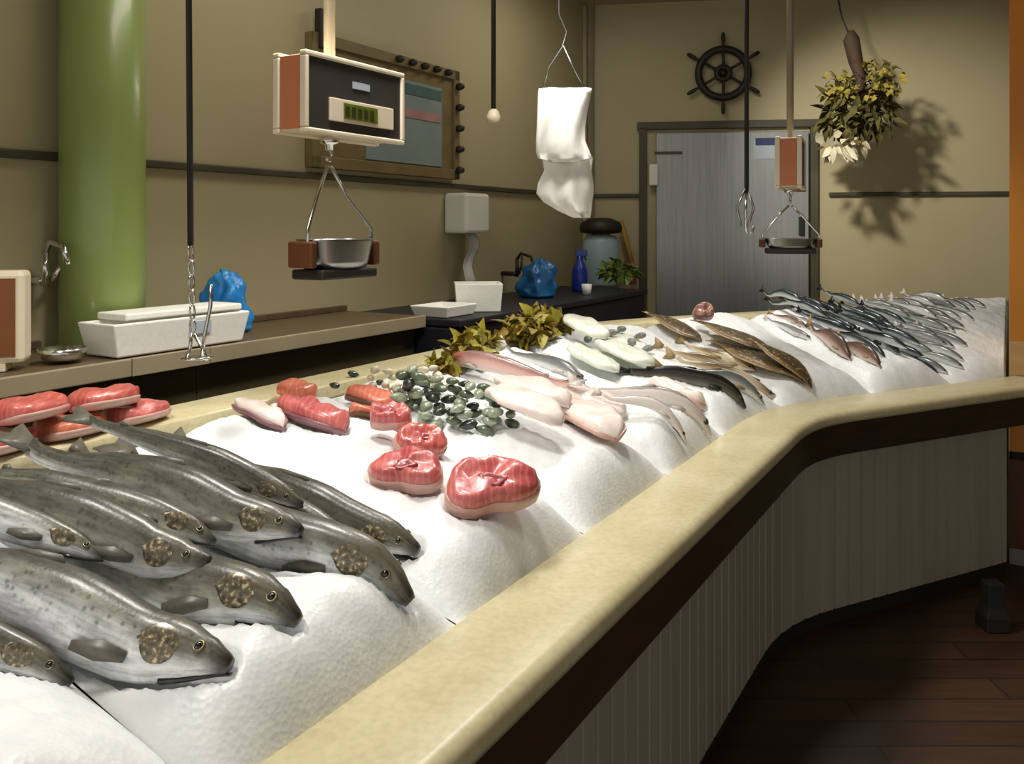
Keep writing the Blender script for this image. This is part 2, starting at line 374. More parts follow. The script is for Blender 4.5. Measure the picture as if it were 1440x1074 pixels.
# ------------------------------------------------------------------ steel door on the back wall
door = empty('door_1', CORNER + BD * ((a0 + a1) / 2), 'brushed steel cold room door in the back wall', None, None, 'structure')
top_z = on_back(905, 180).z
dc = CORNER + BD * ((a0 + a1) / 2)
dw = (a1 - a0) / 2
part('door_frame', MB().box(dc + BD * (-dw - .005) + BN * .025 + Z * top_z / 2, .03, .025, top_z / 2, (BD, BN, Z)).box(dc + BD * (dw + .005) + BN * .025 + Z * top_z / 2, .03, .025, top_z / 2, (BD, BN, Z)).box(dc + BN * .025 + Z * (top_z + .012), dw + .05, .025, .03, (BD, BN, Z)), 'rail_dark', door, False, .004)
leaf = part('door_leaf', MB().box(dc + BN * .03 + BD * .03 + Z * (top_z - .05) / 2, dw - .07, .03, (top_z - .05) / 2, (BD, BN, Z)), 'door_steel', door, False, .006)
p = on_back(919, 246, .07)
part('hinge', MB().box(p, .035, .022, .085, (BD, BN, Z)), 'white_plastic', door, False, .008, 'white plastic hinge')
p = on_back(1080, 199, .064)
part('sign', MB().box(p, .095, .004, .028, (BD, BN, Z)), 'sign_blue', door, False, 0, 'small blue sign')
part('sign_plate', MB().box(on_back(1082, 210, .062), .12, .002, .075, (BD, BN, Z)), 'sign_grey', door, False)
p = on_back(940, 215, .063)
part('label_plate', MB().box(p, .11, .002, .012, (BD, BN, Z)), 'rail_dark', door, False)
p = on_back(1127, 318, .05)
part('handle', MB().box(p, .022, .03, .075, (BD, BN, Z)), 'rubber_black', door, False, .008, 'black handle')
p = on_back(1124, 265, .045)
part('latch', MB().box(p, .045, .03, .022, (BD, BN, Z)), 'brown_wood', door, False, .006, 'dark brown latch')
# ------------------------------------------------------------------ ship's wheel
wc = on_back(1017, 103, .06)
wheel = empty('ship_wheel', wc, "black ship's steering wheel with six handled spokes hung high above the steel door", 'wall ornament')
wax = (BD, Z, BN)
part('rim', MB().torus(wc, .192, .03, wax), 'iron_black', wheel)
part('hub', MB().torus(wc, .05, .022, wax, 24, 8).lathe(wc, [(.02, -.04), (.024, 0), (.016, .03)], 16, wax), 'iron_black', wheel)
for k in range(6):
    a = math.pi / 2 + k * math.pi / 3; d = BD * math.cos(a) + Z * math.sin(a)
    part('spoke', MB().tube([wc + d * r for r in (.03, .06, .1, .17, .19, .215, .235, .255, .29, .315, .325)], [.013, .014, .011, .012, .013, .012, .011, .015, .017, .013, .004], 10), 'iron_black', wheel)
# ------------------------------------------------------------------ dried bouquet
bc = on_back(1208, 140, .66)
bq = empty('dried_bouquet', bc, 'dried yellow and olive flower bunch hung head down on the back wall', 'flower bunch')
topp = on_back(1172, 0, .55); mid = on_back(1197, 55, .68)
part('string', MB().tube([V((topp.x, topp.y, CEIL)), on_back(1184, 25, .6), mid], .006, 6), 'black_cable', bq)
part('stem', MB().tube([mid + Z * .06, mid, on_back(1203, 85, .62), on_back(1210, 110, .66), bc], [.02, .055, .05, .035, .05], 10), 'dry_stem', bq)
rnd = random.Random(3)
def leaf_quad(mb, p, d, up, L, w, curl=.3):
    s = d.cross(up); s = s.normalized() if s.length > 1e-4 else V((1, 0, 0)); up = s.cross(d).normalized()
    pts = []
    for i, ww in ((0, .25), (.35, 1), (.7, .66), (1, .1)):
        q = p + d * (L * i) - up * (curl * L * i * i)
        pts += [q - s * (w * ww) + up * (w * .35 * ww), q, q + s * (w * ww) + up * (w * .35 * ww)]
    mb.add(pts, [(i * 3 + j, i * 3 + j + 1, i * 3 + j + 4, i * 3 + j + 3) for i in range(3) for j in range(2)])
def tuft(mb, c, rx, rz, n, L, w, axd, bias=None):
    for i in range(n):
        while True:
            q = V((rnd.uniform(-1, 1), rnd.uniform(-1, 1), rnd.uniform(-1, 1)))
            if q.length < 1: break
        p = c + axd[0] * (q.x * rx) + axd[1] * (q.y * rx * .6) + Z * (q.z * rz)
        d = (V((rnd.gauss(0, .6), rnd.gauss(0, .6), rnd.gauss(0, .6))) + axd[0] * q.x + Z * (q.z - .3 if bias is None else q.z + bias))
        leaf_quad(mb, p, d.normalized(), V((rnd.gauss(0, 1), rnd.gauss(0, 1), 1)).normalized(), L * rnd.uniform(.6, 1.3), w * rnd.uniform(.7, 1.3))
m1 = MB(); tuft(m1, on_back(1195, 155, .66), .18, .2, 170, .1, .03, (BD, BN)); tuft(m1, on_back(1235, 150, .64), .12, .2, 90, .1, .026, (BD, BN))
part('foliage', m1, 'dry_leaf', bq)
m2 = MB(); tuft(m2, on_back(1225, 115, .66), .21, .15, 150, .05, .02, (BD, BN)); tuft(m2, on_back(1180, 125, .72), .12, .12, 60, .05, .02, (BD, BN))
part('flower_heads', m2, 'dry_flower', bq)
m3 = MB(); tuft(m3, on_back(1185, 205, .7), .15, .06, 34, .1, .03, (BD, BN), -.5)
part('white_flowers', m3, 'white_petal', bq, label='cream white petals at the bottom')
# ------------------------------------------------------------------ hanging lines from the ceiling
def cable_obj(px, py0, py1, Y, name, label, endfn=None, slant=0):
    top = at(px - slant, py0, Y); bot = at(px, py1, Y); top = V((top.x, top.y, CEIL))
    e = empty(name, top, label, 'hanging hook')
    part('cable', MB().tube([top, (top + bot) / 2, bot], .0075 if Y < 3 else .011, 8), 'black_cable', e)
    if endfn: endfn(e, bot)
    return e
def chain(mb, a, b, r=.008, link=.03):
    n = max(2, int((b - a).length / link)); d = (b - a).normalized(); s = d.cross(V((.3, .8, .1))).normalized(); t = d.cross(s)
    for i in range(n):
        c = a + (b - a) * ((i + .5) / n); ax = (d, s, t) if i % 2 else (d, t, s)
        pts = []
        for k in range(8):
            an = 2 * math.pi * k / 8; pts.append(c + ax[0] * (math.cos(an) * link * .62) + ax[1] * (math.sin(an) * r))
        pts.append(pts[0]); mb.tube(pts, r * .32, 5)
    return mb
def wire_plate(e, bot):
    Y = bot.y
    h = at(277, 505, Y)
    part('chain', chain(MB(), bot, at(271, 470, Y)), 'chrome', e)
    part('bail', MB().tube([at(270, 468, Y), at(267, 490, Y), at(262, 505, Y)], .004, 6).tube([at(272, 468, Y + .02), at(285, 490, Y + .02), at(291, 506, Y)], .004, 6).tube([at(297, 400, Y), at(296, 430, Y), at(288, 470, Y), at(284, 505, Y)], .0045, 6), 'chrome', e)
    part('plate', MB().lathe(h, [(.012, 0), (.036, .002), (.037, .006), (.03, .007)], 20), 'chrome', e)
cable_obj(268, -40, 345, 2.0, 'hanging_chain_hook', 'black ceiling cable ending in a steel chain and small round plate near the green column', wire_plate, 8)
def knob(e, bot): part('knob', MB().lathe(bot - Z * .03, [(.004, -.03), (.03, -.025), (.034, .0), (.024, .025), (.006, .04)], 16), 'cream_plastic', e)
cable_obj(694, -40, 155, 4.0, 'hanging_pull', 'thin dark cord with a small pale end knob, left of the white bags', knob)
def hookwires(e, bot):
    Y = bot.y
    part('hook', MB().tube([bot, at(1048, 300, Y), at(1050, 326, Y), at(1057, 328, Y), at(1060, 318, Y)], .007, 8), 'chrome', e)
    part('bail', MB().tube([bot + Z * .02, at(1036, 292, Y), at(1043, 318, Y)], .006, 6).tube([bot + Z * .02, at(1060, 292, Y), at(1052, 318, Y)], .006, 6), 'steel', e)
cable_obj(1050, -40, 268, 4.1, 'hanging_bail_hook', 'dark ceiling cable with steel wire hooks, hanging in front of the steel door', hookwires)
# ------------------------------------------------------------------ electronic hanging scale
def hanging_scale(px, py, Y, W, H, D, label, label_cat, ax, screen=True, polecol='cream_plastic'):
    c = at(px, py, Y)                       # top left front corner
    x, out = ax; mid = c + x * (W / 2) - out * (D / 2) - Z * (H / 2)
    e = empty('hanging_scale', mid - Z * H / 2, label, label_cat)
    fr = MB(); t = .014
    fc = c + x * (W / 2) - Z * (H / 2)
    for (dx, dz, hx, hz) in ((0, H / 2 - t / 2, W / 2, t / 2), (0, -H / 2 + t / 2, W / 2, t / 2), (-W / 2 + t / 2, 0, t / 2, H / 2 - t), (W / 2 - t / 2, 0, t / 2, H / 2 - t)):
        fr.box(fc + x * dx + Z * dz - out * .012, hx, .012, hz, (x, out, Z))
    part('front_frame', fr, 'cream_plastic', e, False, .004)
    br_ = MB()
    for (dx, dz, hx, hz) in ((0, H / 2 - t / 2, W / 2, t / 2), (0, -H / 2 + t / 2, W / 2, t / 2), (-W / 2 + t / 2, 0, t / 2, H / 2 - t), (W / 2 - t / 2, 0, t / 2, H / 2 - t)):
        br_.box(fc + x * dx + Z * dz - out * (D - .012), hx, .012, hz, (x, out, Z))
    part('rear_frame', br_, 'cream_plastic', e, False, .004)
    part('casing', MB().box(mid, W / 2 - .01, D / 2 - .024, H / 2 - .008, (x, out, Z)), 'cream_plastic', e, False, .004)
    for sg in (-1, 1): part('side_panel', MB().box(mid + x * (sg * (W / 2 - .008)), .004, D / 2 - .026, H / 2 - .012, (x, out, Z)), 'orange_panel', e, False, 0, 'orange brown side panel')
    fp = part('face_panel', MB().box(fc - out * .016, W / 2 - t, .008, H / 2 - t, (x, out, Z)), 'black_face', e, False)
    if screen:
        sc_ = fc + x * (W * .05) - Z * (H * .17)
        part('screen_surround', MB().box(sc_ - out * .005, W * .325, .004, H * .145, (x, out, Z)), 'cream_plastic', e, False, .002)
        part('display', MB().box(sc_ - x * (W * .03) - out * .001, W * .17, .003, H * .1, (x, out, Z)), 'lcd', e, False)
        for k in range(5): 
            part('digit', MB().box(sc_ + x * (W * (-.17 + k * .062)) + out * .0025, W * .02, .0008, H * .06, (x, out, Z)), 'lcd_dark', e, False)
        part('badge', MB().box(fc + x * (W * .04) + Z * (H * .19) - out * .007, W * .085, .002, H * .045, (x, out, Z)), 'sign_grey', e, False)
    pc = V((mid.x, mid.y, c.z))
    part('pole', MB().tube([pc - x * (W * .13), V((pc.x, pc.y, CEIL)) - x * (W * .13)], .0165, 14), polecol, e)
    hk = V((mid.x, mid.y, c.z - H)) - x * (W * .13)
    part('hook', MB().lathe(hk, [(.028, 0), (.028, -.015), (.012, -.02), (.012, -.035)], 16).tube([hk - Z * .03, hk - Z * .05 + x * .012, hk - Z * .066, hk - Z * .06 - x * .014], .006, 8), 'chrome', e)
    return e, hk - Z * .064
sc, hook = hanging_scale(430, 68, 2.28, .43, .222, .125, 'large hanging electronic scale with dark face and small green display on a cream pole', 'scale', (U, NR))
def scale_pan(c, hook, W, D, H, label, axs=None):
    e = empty('hanging_scale_pan', c, label, 'scale pan')
    x, out = axs or (U, NR)
    prof = [(.78, 0), (.86, .02 * H / .14), (.97, H * .55), (1.0, H * .6), (.96, H * .6), (.9, H * .5), (.8, .02)]
    rings = []
    for r, z in prof:
        rings.append([c + x * (W / 2 * r * math.copysign(abs(math.cos(a)) ** .7, math.cos(a))) + out * (D / 2 * r * math.copysign(abs(math.sin(a)) ** .7, math.sin(a))) + Z * z for a in [2 * math.pi * k / 32 for k in range(32)]])
    part('bowl', MB().loft(rings), 'steel', e)
    part('base', MB().box(c - Z * .014, W * .46, D * .4, .014, (x, out, Z)), 'iron_black', e, False, .006)
    for sgn in (-1, 1):
        q = c + x * (sgn * W * .53) + Z * (H * .3)
        part('bracket', MB().box(q, W * .05, D * .3, H * .26, (x, out, Z)), 'brown_wood', e, False, .006)
        part('bail', MB().tube([q - Z * H * .1 + out * .02, q + Z * H * .5 + out * .02, hook + (q - hook) * .45 + Z * .02, hook - Z * .016 + x * (sgn * .006)], .0055, 8), 'chrome', e)
    return e
scale_pan(at(472, 377, 2.45), hook, .25, .15, .14, 'steel scale pan with brown end brackets hanging below the dark faced electronic scale')
sc2, hook2 = hanging_scale(1128, 190, 4.05, .30, .25, .125, 'second hanging scale seen nearly edge on beside the steel door', 'scale', (V((.38, .925, 0)).normalized(), V((.925, -.38, 0)).normalized()), False, 'pole_grey')
scale_pan(V((hook2.x, hook2.y, 1.6)), hook2, .25, .13, .08, 'shallow dark based scale pan hanging at the right of the steel door', (V((.985, -.17, 0)).normalized(), V((-.17, -.985, 0)).normalized()))
# scale seen at the left edge
c = at(28, 398, 2.58)
lft = empty('counter_scale', c - Z * .27, 'brown faced scale display in a cream frame at the left edge on the back shelf', 'scale')
ax = V((.96, .28, 0)).normalized(); ou = V((.28, -.96, 0))
cc = c - ax * .14 - Z * .13 - ou * .05; cc.z = 1.265 + .164
part('casing', MB().box(cc, .15, .05, .14, (ax, ou, Z)), 'cream_plastic', lft, False, .015)
part('face_panel', MB().box(cc + ou * .051, .128, .003, .118, (ax, ou, Z)), 'brown_face', lft, False)
part('foot', MB().box(cc - Z * .15, .1, .05, .012, (ax, ou, Z)), 'cream_plastic', lft, False)
# ------------------------------------------------------------------ poster board on the left wall
tl, trp, bl, brp = on_left(432, 48, .02), on_left(640, 98, .02), on_left(432, 246, .02), on_left(640, 260, .02)
s0, s1 = U.dot(tl), U.dot(trp); z1 = (tl.z + trp.z) / 2; z0 = 2.0
def lw(s, z, out): return NR * (LW + out) + U * s + Z * z
e = empty('poster_board', lw((s0 + s1) / 2, z0, .02), 'large framed poster board with dark pegs on the left wall behind the hanging scale', 'poster board')
part('backing', MB().box(lw((s0 + s1) / 2, (z0 + z1) / 2, .02), .018, (s1 - s0) / 2, (z1 - z0) / 2, (NR, U, Z)), 'frame_wood', e, False, .006)
fm = MB(); hw = (s1 - s0) / 2; hz = (z1 - z0) / 2; cs = (s0 + s1) / 2; cz = (z0 + z1) / 2
for ds, dz, a_, b_ in ((0, hz - .03, hw, .03), (0, -hz + .03, hw, .03), (-hw + .03, 0, .03, hz), (hw - .03, 0, .03, hz)):
    fm.box(lw(cs + ds, cz + dz, .045), .012, a_, b_, (NR, U, Z))
part('frame', fm, 'frame_wood', e, False, .004)
part('poster', MB().box(lw(cs + .12, cz - .03, .042), .004, hw - .3, hz - .1, (NR, U, Z)), 'poster_blue', e, False)
part('poster_header', MB().box(lw(cs + .12, cz + .16, .048), .002, hw - .31, .03, (NR, U, Z)), 'poster_teal', e, False)
part('poster_strip', MB().box(lw(cs + .2, cz + .02, .048), .002, hw - .4, .025, (NR, U, Z)), 'poster_pink', e, False)
for k in range(5):
    part('peg', MB().lathe(lw(s1 - .03, z1 - .1 - k * .13, .058), [(.02, 0), (.024, .02), (.015, .045)], 12, (U, Z, NR)), 'iron_black', e)
for k in range(5):
    part('peg', MB().lathe(lw(s1 - .15 - k * .12, z1 - .03, .058), [(.018, 0), (.022, .02), (.014, .04)], 12, (U, Z, NR)), 'iron_black', e)
part('clip', MB().box(lw(s0 + .06, z1 + .02, .05), .02, .02, .1, (NR, U, Z)), 'iron_black', e, False, .005)
# ------------------------------------------------------------------ towel dispenser, tap
pd = on_left(657, 300, .09)
e = empty('towel_dispenser', pd - Z * .12, 'white paper towel dispenser on the left wall with a strip of paper hanging below', 'dispenser')
part('housing', MB().box(pd, .085, .135, .125, (NR, U, Z)), 'white_plastic', e, False, .02)
rings = []
for i in range(9):
    q = pd + NR * .02 - Z * (.125 + i * .042) + U * (.01 + .03 * math.sin(i * .7)) + NR * (.02 * math.sin(i * 1.1))
    rings.append([q + U * d + NR * (.012 * math.sin(d * 60)) for d in (-.05, -.025, 0, .025, .05)])
mbp = MB(); mbp.loft(rings, closed=False, caps=False)
o = part('paper_strip', mbp, 'paper', e); md = o.modifiers.new('s', 'SOLIDIFY'); md.thickness = .003
def tap(px, py, name, label, out, hh, m='chrome'):
    b0 = on_left(px, py, out); e = empty(name, b0, label, 'tap')
    part('body', MB().tube([b0 - NR * out, b0 - NR * out * .4, b0], .016, 12).tube([b0 - Z * .02, b0 + Z * hh], .013, 12), m, e)
    part('spout', MB().tube([b0 + Z * hh, b0 + Z * (hh + .04) + NR * .03, b0 + Z * (hh + .02) + NR * .11, b0 + Z * (hh - .04) + NR * .13], .011, 10), m, e)
    part('lever', MB().tube([b0 + U * .02, b0 + U * .06 + Z * .05, b0 + U * .07 + Z * .12], [.012, .01, .007], 8), m, e)
tap(64, 395, 'hanging_wall_tap', 'chrome wall tap on the left wall to the left of the green column', .1, .1)
tap(727, 385, 'mount_tap', 'dark tap on the left wall between the towel dispenser and the white bags', .12, .1, 'iron_black')
# ------------------------------------------------------------------ back shelf along the left wall
SH = 1.265
def sl(s, off, z): return U * s + NR * off + Z * z
sC = U.dot(on_left(210, 400)); SE = U.dot(V(((563 - CX) / F * 4.3, 4.3, 0)))
def shelf(sa, sb, label):
    e = empty('back_shelf', sl((sa + sb) / 2, LW + .25, 0), label, 'worktop')
    h = (sb - sa) / 2; cs = (sa + sb) / 2
    part('cabinet', MB().box(sl(cs, LW + .245, SH / 2 - .03), .225, h, SH / 2 - .03, (NR, U, Z)), 'shelf_front', e, False, .004)
    part('worktop', MB().box(sl(cs, LW + .27, SH - .025), .258, h, .024, (NR, U, Z)), 'shelf_top', e, False, .004)
    part('edge_strip', MB().box(sl(cs, LW + .536, SH - .027), .008, h, .03, (NR, U, Z)), 'shelf_edge', e, False, .004)
    part('upstand', MB().box(sl(cs, LW + .02, SH + .014), .014, h, .014, (NR, U, Z)), 'shelf_top', e, False, .003)
    if sa > 1: 
        part('worktop_bridge', MB().box(sl(scol, LW + .42, SH - .025), .108, .157, .024, (NR, U, Z)), 'shelf_top', e, False, .002)
        part('bridge_front', MB().box(sl(scol, LW + .45, SH / 2 - .03), .02, .157, SH / 2 - .03, (NR, U, Z)), 'shelf_front', e, False, .002)
        part('edge_strip', MB().box(sl(scol, LW + .536, SH - .027), .008, .157, .03, (NR, U, Z)), 'shelf_edge', e, False, .002)
    return e
scol = U.dot(colc)
shelf(scol + .16, SE, 'brown back worktop with pale front edge under the left wall, right of the green column')
shelf(scol - 2.2, scol - .16, 'dark back worktop left of the green column')
# styrofoam box with lid, blue bag
bx = U; by = NR; bcn = sl(2.03, -2.635, SH + .001)
e = empty('foam_box', bcn, 'long white foam box with a small dark label on the worktop beside the green column', 'box')
ring = lambda x, y, z: [bcn + bx * (a * x) + by * (b_ * y) + Z * z for a, b_ in ((-1, -1), (1, -1), (1, 1), (-1, 1))]
part('tray', MB().loft([ring(.265, .085, .002), ring(.29, .1, .115), ring(.27, .08, .115), ring(.25, .07, .02)]), 'styrofoam', e, False, .006)
part('lid', MB().box(bcn + Z * .131 + bx * .03 - by * .015, .25, .08, .012, (bx, by, Z)), 'styrofoam', e, False, .006)
part('label_plate', MB().box(bcn + bx * .06 + by * .098 + Z * .075, .045, .002, .022, (bx, by, Z)), 'sign_grey', e, False, label='small grey printed label')
def bag(name, c, rx, ry, h, m, label, cat, lean=0, knot=True, seed=1):
    rr = random.Random(seed); rings = []; n = 44
    ph = [rr.uniform(0, 6) for _ in range(4)]
    prof = [(.75, 0), (.97, .05), (1.05, .2), (1.02, .45), (.86, .68), (.66, .84), (.42, .95), (.2, 1.0), (.05, 1.01)]
    for r, z in prof:
        rings.append([c + V((math.cos(a) * rx * r * (1 + .09 * math.sin(3 * a + ph[0] + z * 5) + .06 * math.sin(7 * a + ph[1])), math.sin(a) * ry * r * (1 + .1 * math.sin(4 * a + ph[2] + z * 4)), z * h)) + V((lean * z, 0, 0)) for a in [2 * math.pi * k / n for k in range(n)]])
    fine = []
    for a_, b_ in zip(rings, rings[1:]):
        for f in (0, .33, .66): fine.append([p.lerp(q_, f) for p, q_ in zip(a_, b_)])
    fine.append(rings[-1])
    for r_ in fine:
        for p in r_:
            k = (p.z - c.z) / h; k = min(1, k * 6)
            w_ = abs(mnoise.noise(p * 13 + V((seed, 0, 0)))) * .05 + abs(mnoise.noise(p * 30)) * .022 - .02
            d = V((p.x - c.x, p.y - c.y, .0)); d = d.normalized() if d.length > .01 else V((0, 0, 1))
            p += d * (w_ * k) + Z * (w_ * .6 * k)
    return solo(name, MB().loft(fine), m, label, cat, origin=c)
q = sl(2.47, -2.83, SH + .002)
bag('plastic_bag', q, .095, .085, .26, 'blue_bag', 'crumpled blue plastic bag standing behind the long white foam box', 'bag', -.02, seed=4)
# chrome bits left of the column
q = at(88, 510, 2.75); q = V((q.x, q.y, SH + .003))
solo('steel_bowl', MB().lathe(q, [(.03, 0), (.06, .012), (.075, .045), (.07, .045), (.055, .014), (.02, .006)], 24), 'chrome', 'small chrome bowl on the worktop left of the green column', 'bowl')
# ------------------------------------------------------------------ dark unit in the corner and the things on it
UH = 1.25
s_a, s_b = SE + .01, U.dot(CORNER) - .45
un = empty('sink_cabinet', sl((s_a + s_b) / 2, LW + .4, 0), 'navy black cabinet unit along the left wall near the corner', 'cabinet')
part('body', MB().box(sl((s_a + s_b) / 2, LW + .37, UH / 2 - .02), .345, (s_b - s_a) / 2, UH / 2 - .02, (NR, U, Z)), 'navy_black', un, False, .01)
part('top', MB().box(sl((s_a + s_b) / 2, LW + .38, UH - .018), .36, (s_b - s_a) / 2, .018, (NR, U, Z)), 'navy_black', un, False, .006)
def onu(px, py, z=UH + .002):                # point on the cabinet top under a pixel
    d = ray(px, py); t = (z - CAMH) / d.z; return V((0, 0, CAMH)) + d * t
def ons(px, off, z=UH + .002):               # point on the unit top seen in column px at a given distance from the wall
    d = ray(px, 0); t = (LW + off) / NR.dot(V((d.x, d.y, 0))); return V((d.x * t, d.y * t, z))
b0 = ons(618, .5); b0 = sl(max(U.dot(b0), SE + .165), LW + .53, b0.z)
e = empty('foam_tray', b0, 'low white foam tray on the navy cabinet, left of the white foam carton', 'tray')
rg = lambda x, y, z: [b0 + U * (a * x) + NR * (b_ * y) + Z * z for a, b_ in ((-1, -1), (1, -1), (1, 1), (-1, 1))]
part('tray', MB().loft([rg(.12, .1, 0), rg(.14, .115, .055), rg(.125, .1, .055), rg(.11, .09, .012)]), 'styrofoam', e, False, .005)
b1 = ons(672, .54)
e = empty('foam_carton', b1, 'square white foam carton on the navy cabinet below the towel dispenser', 'box')
fx = V((1, .1, 0)).normalized(); fy = V((.1, -1, 0)).normalized()
rg = lambda x, y, z: [b1 + fx * (a * x) + fy * (b_ * y) + Z * z for a, b_ in ((-1, -1), (1, -1), (1, 1), (-1, 1))]
part('tray', MB().loft([rg(.115, .1, 0), rg(.128, .11, .15), rg(.112, .095, .15), rg(.1, .085, .02)]), 'styrofoam', e, False, .005)
q = ons(755, .4); bag('plastic_bag', q, .115, .1, .25, 'teal_blue', 'dark blue plastic bag slumped on the navy cabinet under the hanging white bags', 'bag', .02, seed=9)
q = ons(815, .42)
e = empty('spray_bottle', q, 'deep blue spray bottle standing before the pale blue canister', 'bottle')
part('bottle', MB().lathe(q, [(.05, 0), (.056, .02), (.056, .13), (.04, .19), (.02, .22), (.02, .25)], 20), 'deep_blue', e)
part('trigger_head', MB().box(q + Z * .27 + V((.012, 0, 0)), .04, .018, .022).tube([q + Z * .26 + V((.03, 0, 0)), q + Z * .22 + V((.045, 0, 0))], .007, 6), 'deep_blue', e, False, .006)
q = ons(845, .3)
e = empty('water_canister', q, 'pale blue canister with a round black lid near the back corner', 'canister')
part('body', MB().lathe(q, [(.13, 0), (.14, .02), (.14, .34), (.12, .38), (.06, .4)], 28), 'pale_blue', e)
part('lid', MB().lathe(q + Z * .4, [(.10, 0), (.16, .01), (.165, .05), (.15, .09), (.08, .12), (.02, .125)], 28), 'iron_black', e, label='black domed lid')
q = ons(884, .42)
e = empty('broom', q, 'yellow wooden brush handle with a red lower end leaning beside the canister', 'brush')
part('handle', MB().tube([q + V((.03, 0, .16)), q + V((-.05, .1, .5))], .02, 10), 'yellow_wood', e)
part('head', MB().tube([q + V((.035, 0, 0)), q + V((.03, 0, .17))], [.03, .022], 10), 'red_pipe', e)
q = ons(872, .66)
mbp = MB(); tuft(mbp, q + Z * .06, .11, .055, 60, .08, .026, (V((1, 0, 0)), V((0, 1, 0))))
lo = min(v.z for v in mbp.v)
for v in mbp.v: v.z += q.z + .002 - lo
solo('leaf_bunch', mbp, 'green_leaf', 'green and yellow bunch of leaves lying by the canister', 'leaves')
q = ons(825, .58); solo('white_cup', MB().lathe(q, [(.028, 0), (.036, .07), (.032, .07), (.024, .006)], 20), 'white_plastic', 'small white cup on the navy cabinet in front of the blue spray bottle', 'cup')
# ------------------------------------------------------------------ hanging white bags
Yb = 3.6
tp = at(790, 126, Yb)
e = empty('hanging_plastic_bags', at(793, 305, Yb), 'bundle of white plastic bags hanging from a ceiling wire before the back corner', 'plastic bags')
part('wire', MB().tube([V((tp.x - .02, tp.y, CEIL)), at(786, 20, Yb), at(797, 45, Yb), at(791, 66, Yb), at(772, 95, Yb), at(763, 126, Yb)], .004, 6).tube([at(791, 62, Yb), at(806, 95, Yb), at(822, 124, Yb)], .004, 6), 'steel', e)
def sheet(rows, seed, depth=.028, n=26):
    rr = random.Random(seed); ph = rr.uniform(0, 6); rings = []
    for (y, xl, xr, off) in rows:
        a = at(xl, y, Yb); b_ = at(xr, y, Yb); ring_ = []
        for k in range(n):
            an = 2 * math.pi * k / n; x_ = (math.cos(an) + 1) / 2
            p_ = a.lerp(b_, x_)
            fold = .012 * math.sin(x_ * 9 + ph + y * .03) + .008 * math.sin(x_ * 19 + y * .05)
            ring_.append(p_ + V((0, -off + fold - depth * math.sin(an) * (1 + .25 * math.sin(5 * x_ + y * .04)), 0)))
        rings.append(ring_)
    return MB().loft(rings)
part('lower_bag', sheet([(205, 764, 822, 0), (222, 762, 834, 0), (240, 765, 832, 0), (258, 756, 835, .01), (272, 754, 835, .01), (284, 764, 833, .01), (296, 784, 832, .005), (306, 806, 830, 0)], 5, .03), 'white_cloth', e)
part('upper_bag', sheet([(127, 757, 831, .04), (134, 756, 830, .045), (155, 755, 826, .05), (180, 754, 822, .055), (200, 753, 822, .055), (216, 753, 828, .055), (224, 756, 833, .05), (229, 770, 820, .05)], 2, .03), 'white_cloth', e)
# ------------------------------------------------------------------ counter path
OFF0 = -.69
def build_path():
    pts = []; p = NR * OFF0 + U * (-.6); s = -.6; ds = .01
    while s < 7.2:
        t = min(1, max(0, (s - 3.22) / .62)); t = t * t * (3 - 2 * t)
        h = R(30.5) + t * R(63.5 - 30.5)
        pts.append((s, p.copy(), h)); p = p + V((math.sin(h), math.cos(h), 0)) * ds; s += ds
    return pts
PATH = build_path()
def fr(s):
    i = min(len(PATH) - 1, max(0, int(round((s + .6) / .01)))); _, p, h = PATH[i]
    return p, V((math.sin(h), math.cos(h), 0)), V((-math.cos(h), math.sin(h), 0))
def W(s, t, z=0):
    i = (s + .6) / .01; i0 = min(len(PATH) - 2, max(0, int(math.floor(i)))); f = i - i0
    _, p0, h0 = PATH[i0]; _, p1, h1 = PATH[i0 + 1]; h = h0 + (h1 - h0) * f
    p = p0 + (p1 - p0) * f
    return p + V((-math.cos(h), math.sin(h), 0)) * t + Z * z
def to_st(x, y):
    best = None
    for i in range(0, len(PATH), 6):
        s, p, h = PATH[i]; d = (p.x - x) ** 2 + (p.y - y) ** 2
        if best is None or d < best[0]: best = (d, i)
    i = best[1]
    best = min(((PATH[j][1].x - x) ** 2 + (PATH[j][1].y - y) ** 2, j) for j in range(max(0, i - 7), min(len(PATH), i + 8)))
    s, p, h = PATH[best[1]]; tg = V((math.sin(h), math.cos(h), 0)); nl = V((-math.cos(h), math.sin(h), 0)); d = V((x, y, 0)) - p
    return s + d.dot(tg), d.dot(nl)
S0, S1 = -.45, 5.45
PL = V((2.462, 4.225, 0)) + U * .09
def s_end(t):
    lo, hi = 4.2, 7.1
    for _ in range(30):
        m_ = (lo + hi) / 2
        if NR.dot(W(m_, t) - PL) < -.012: lo = m_
        else: hi = m_
    return lo
BW = .225       # width of the cream border
T1 = 1.14       # back of the ice
SP = 4.78       # where the pillar begins
def strip(prof, s0, s1, ds=.04, cut=False):
    n = int((s1 - s0) / ds) + 1
    if cut:
        se = {t: s_end(t) for t, z in prof}; n = int(7 / ds)
        return MB().loft([[W(s0 + (se[t] - s0) * i / n, t, z) for t, z in prof] for i in range(n + 1)])
    return MB().loft([[W(s0 + (s1 - s0) * i / n, t, z) for t, z in prof] for i in range(n + 1)])
ctr = empty('fish_counter', W(1.6, .6, 0), 'long curved fish display counter with cream stone edge and grey boarded front', 'counter')
part('border_top', strip([(-.004, .918), (.0, .938), (.012, .949), (.03, .952), (BW - .01, .952), (BW, .946), (BW, .905), (.0, .905)], S0, S1), 'cream_stone', ctr)
part('fascia', strip([(.008, .902), (.008, .775), (.016, .77), (.07, .77), (.07, .902)], S0, S1), 'fascia_brown', ctr, False)
ctr_panel = MB(); sv = S0; rows = []
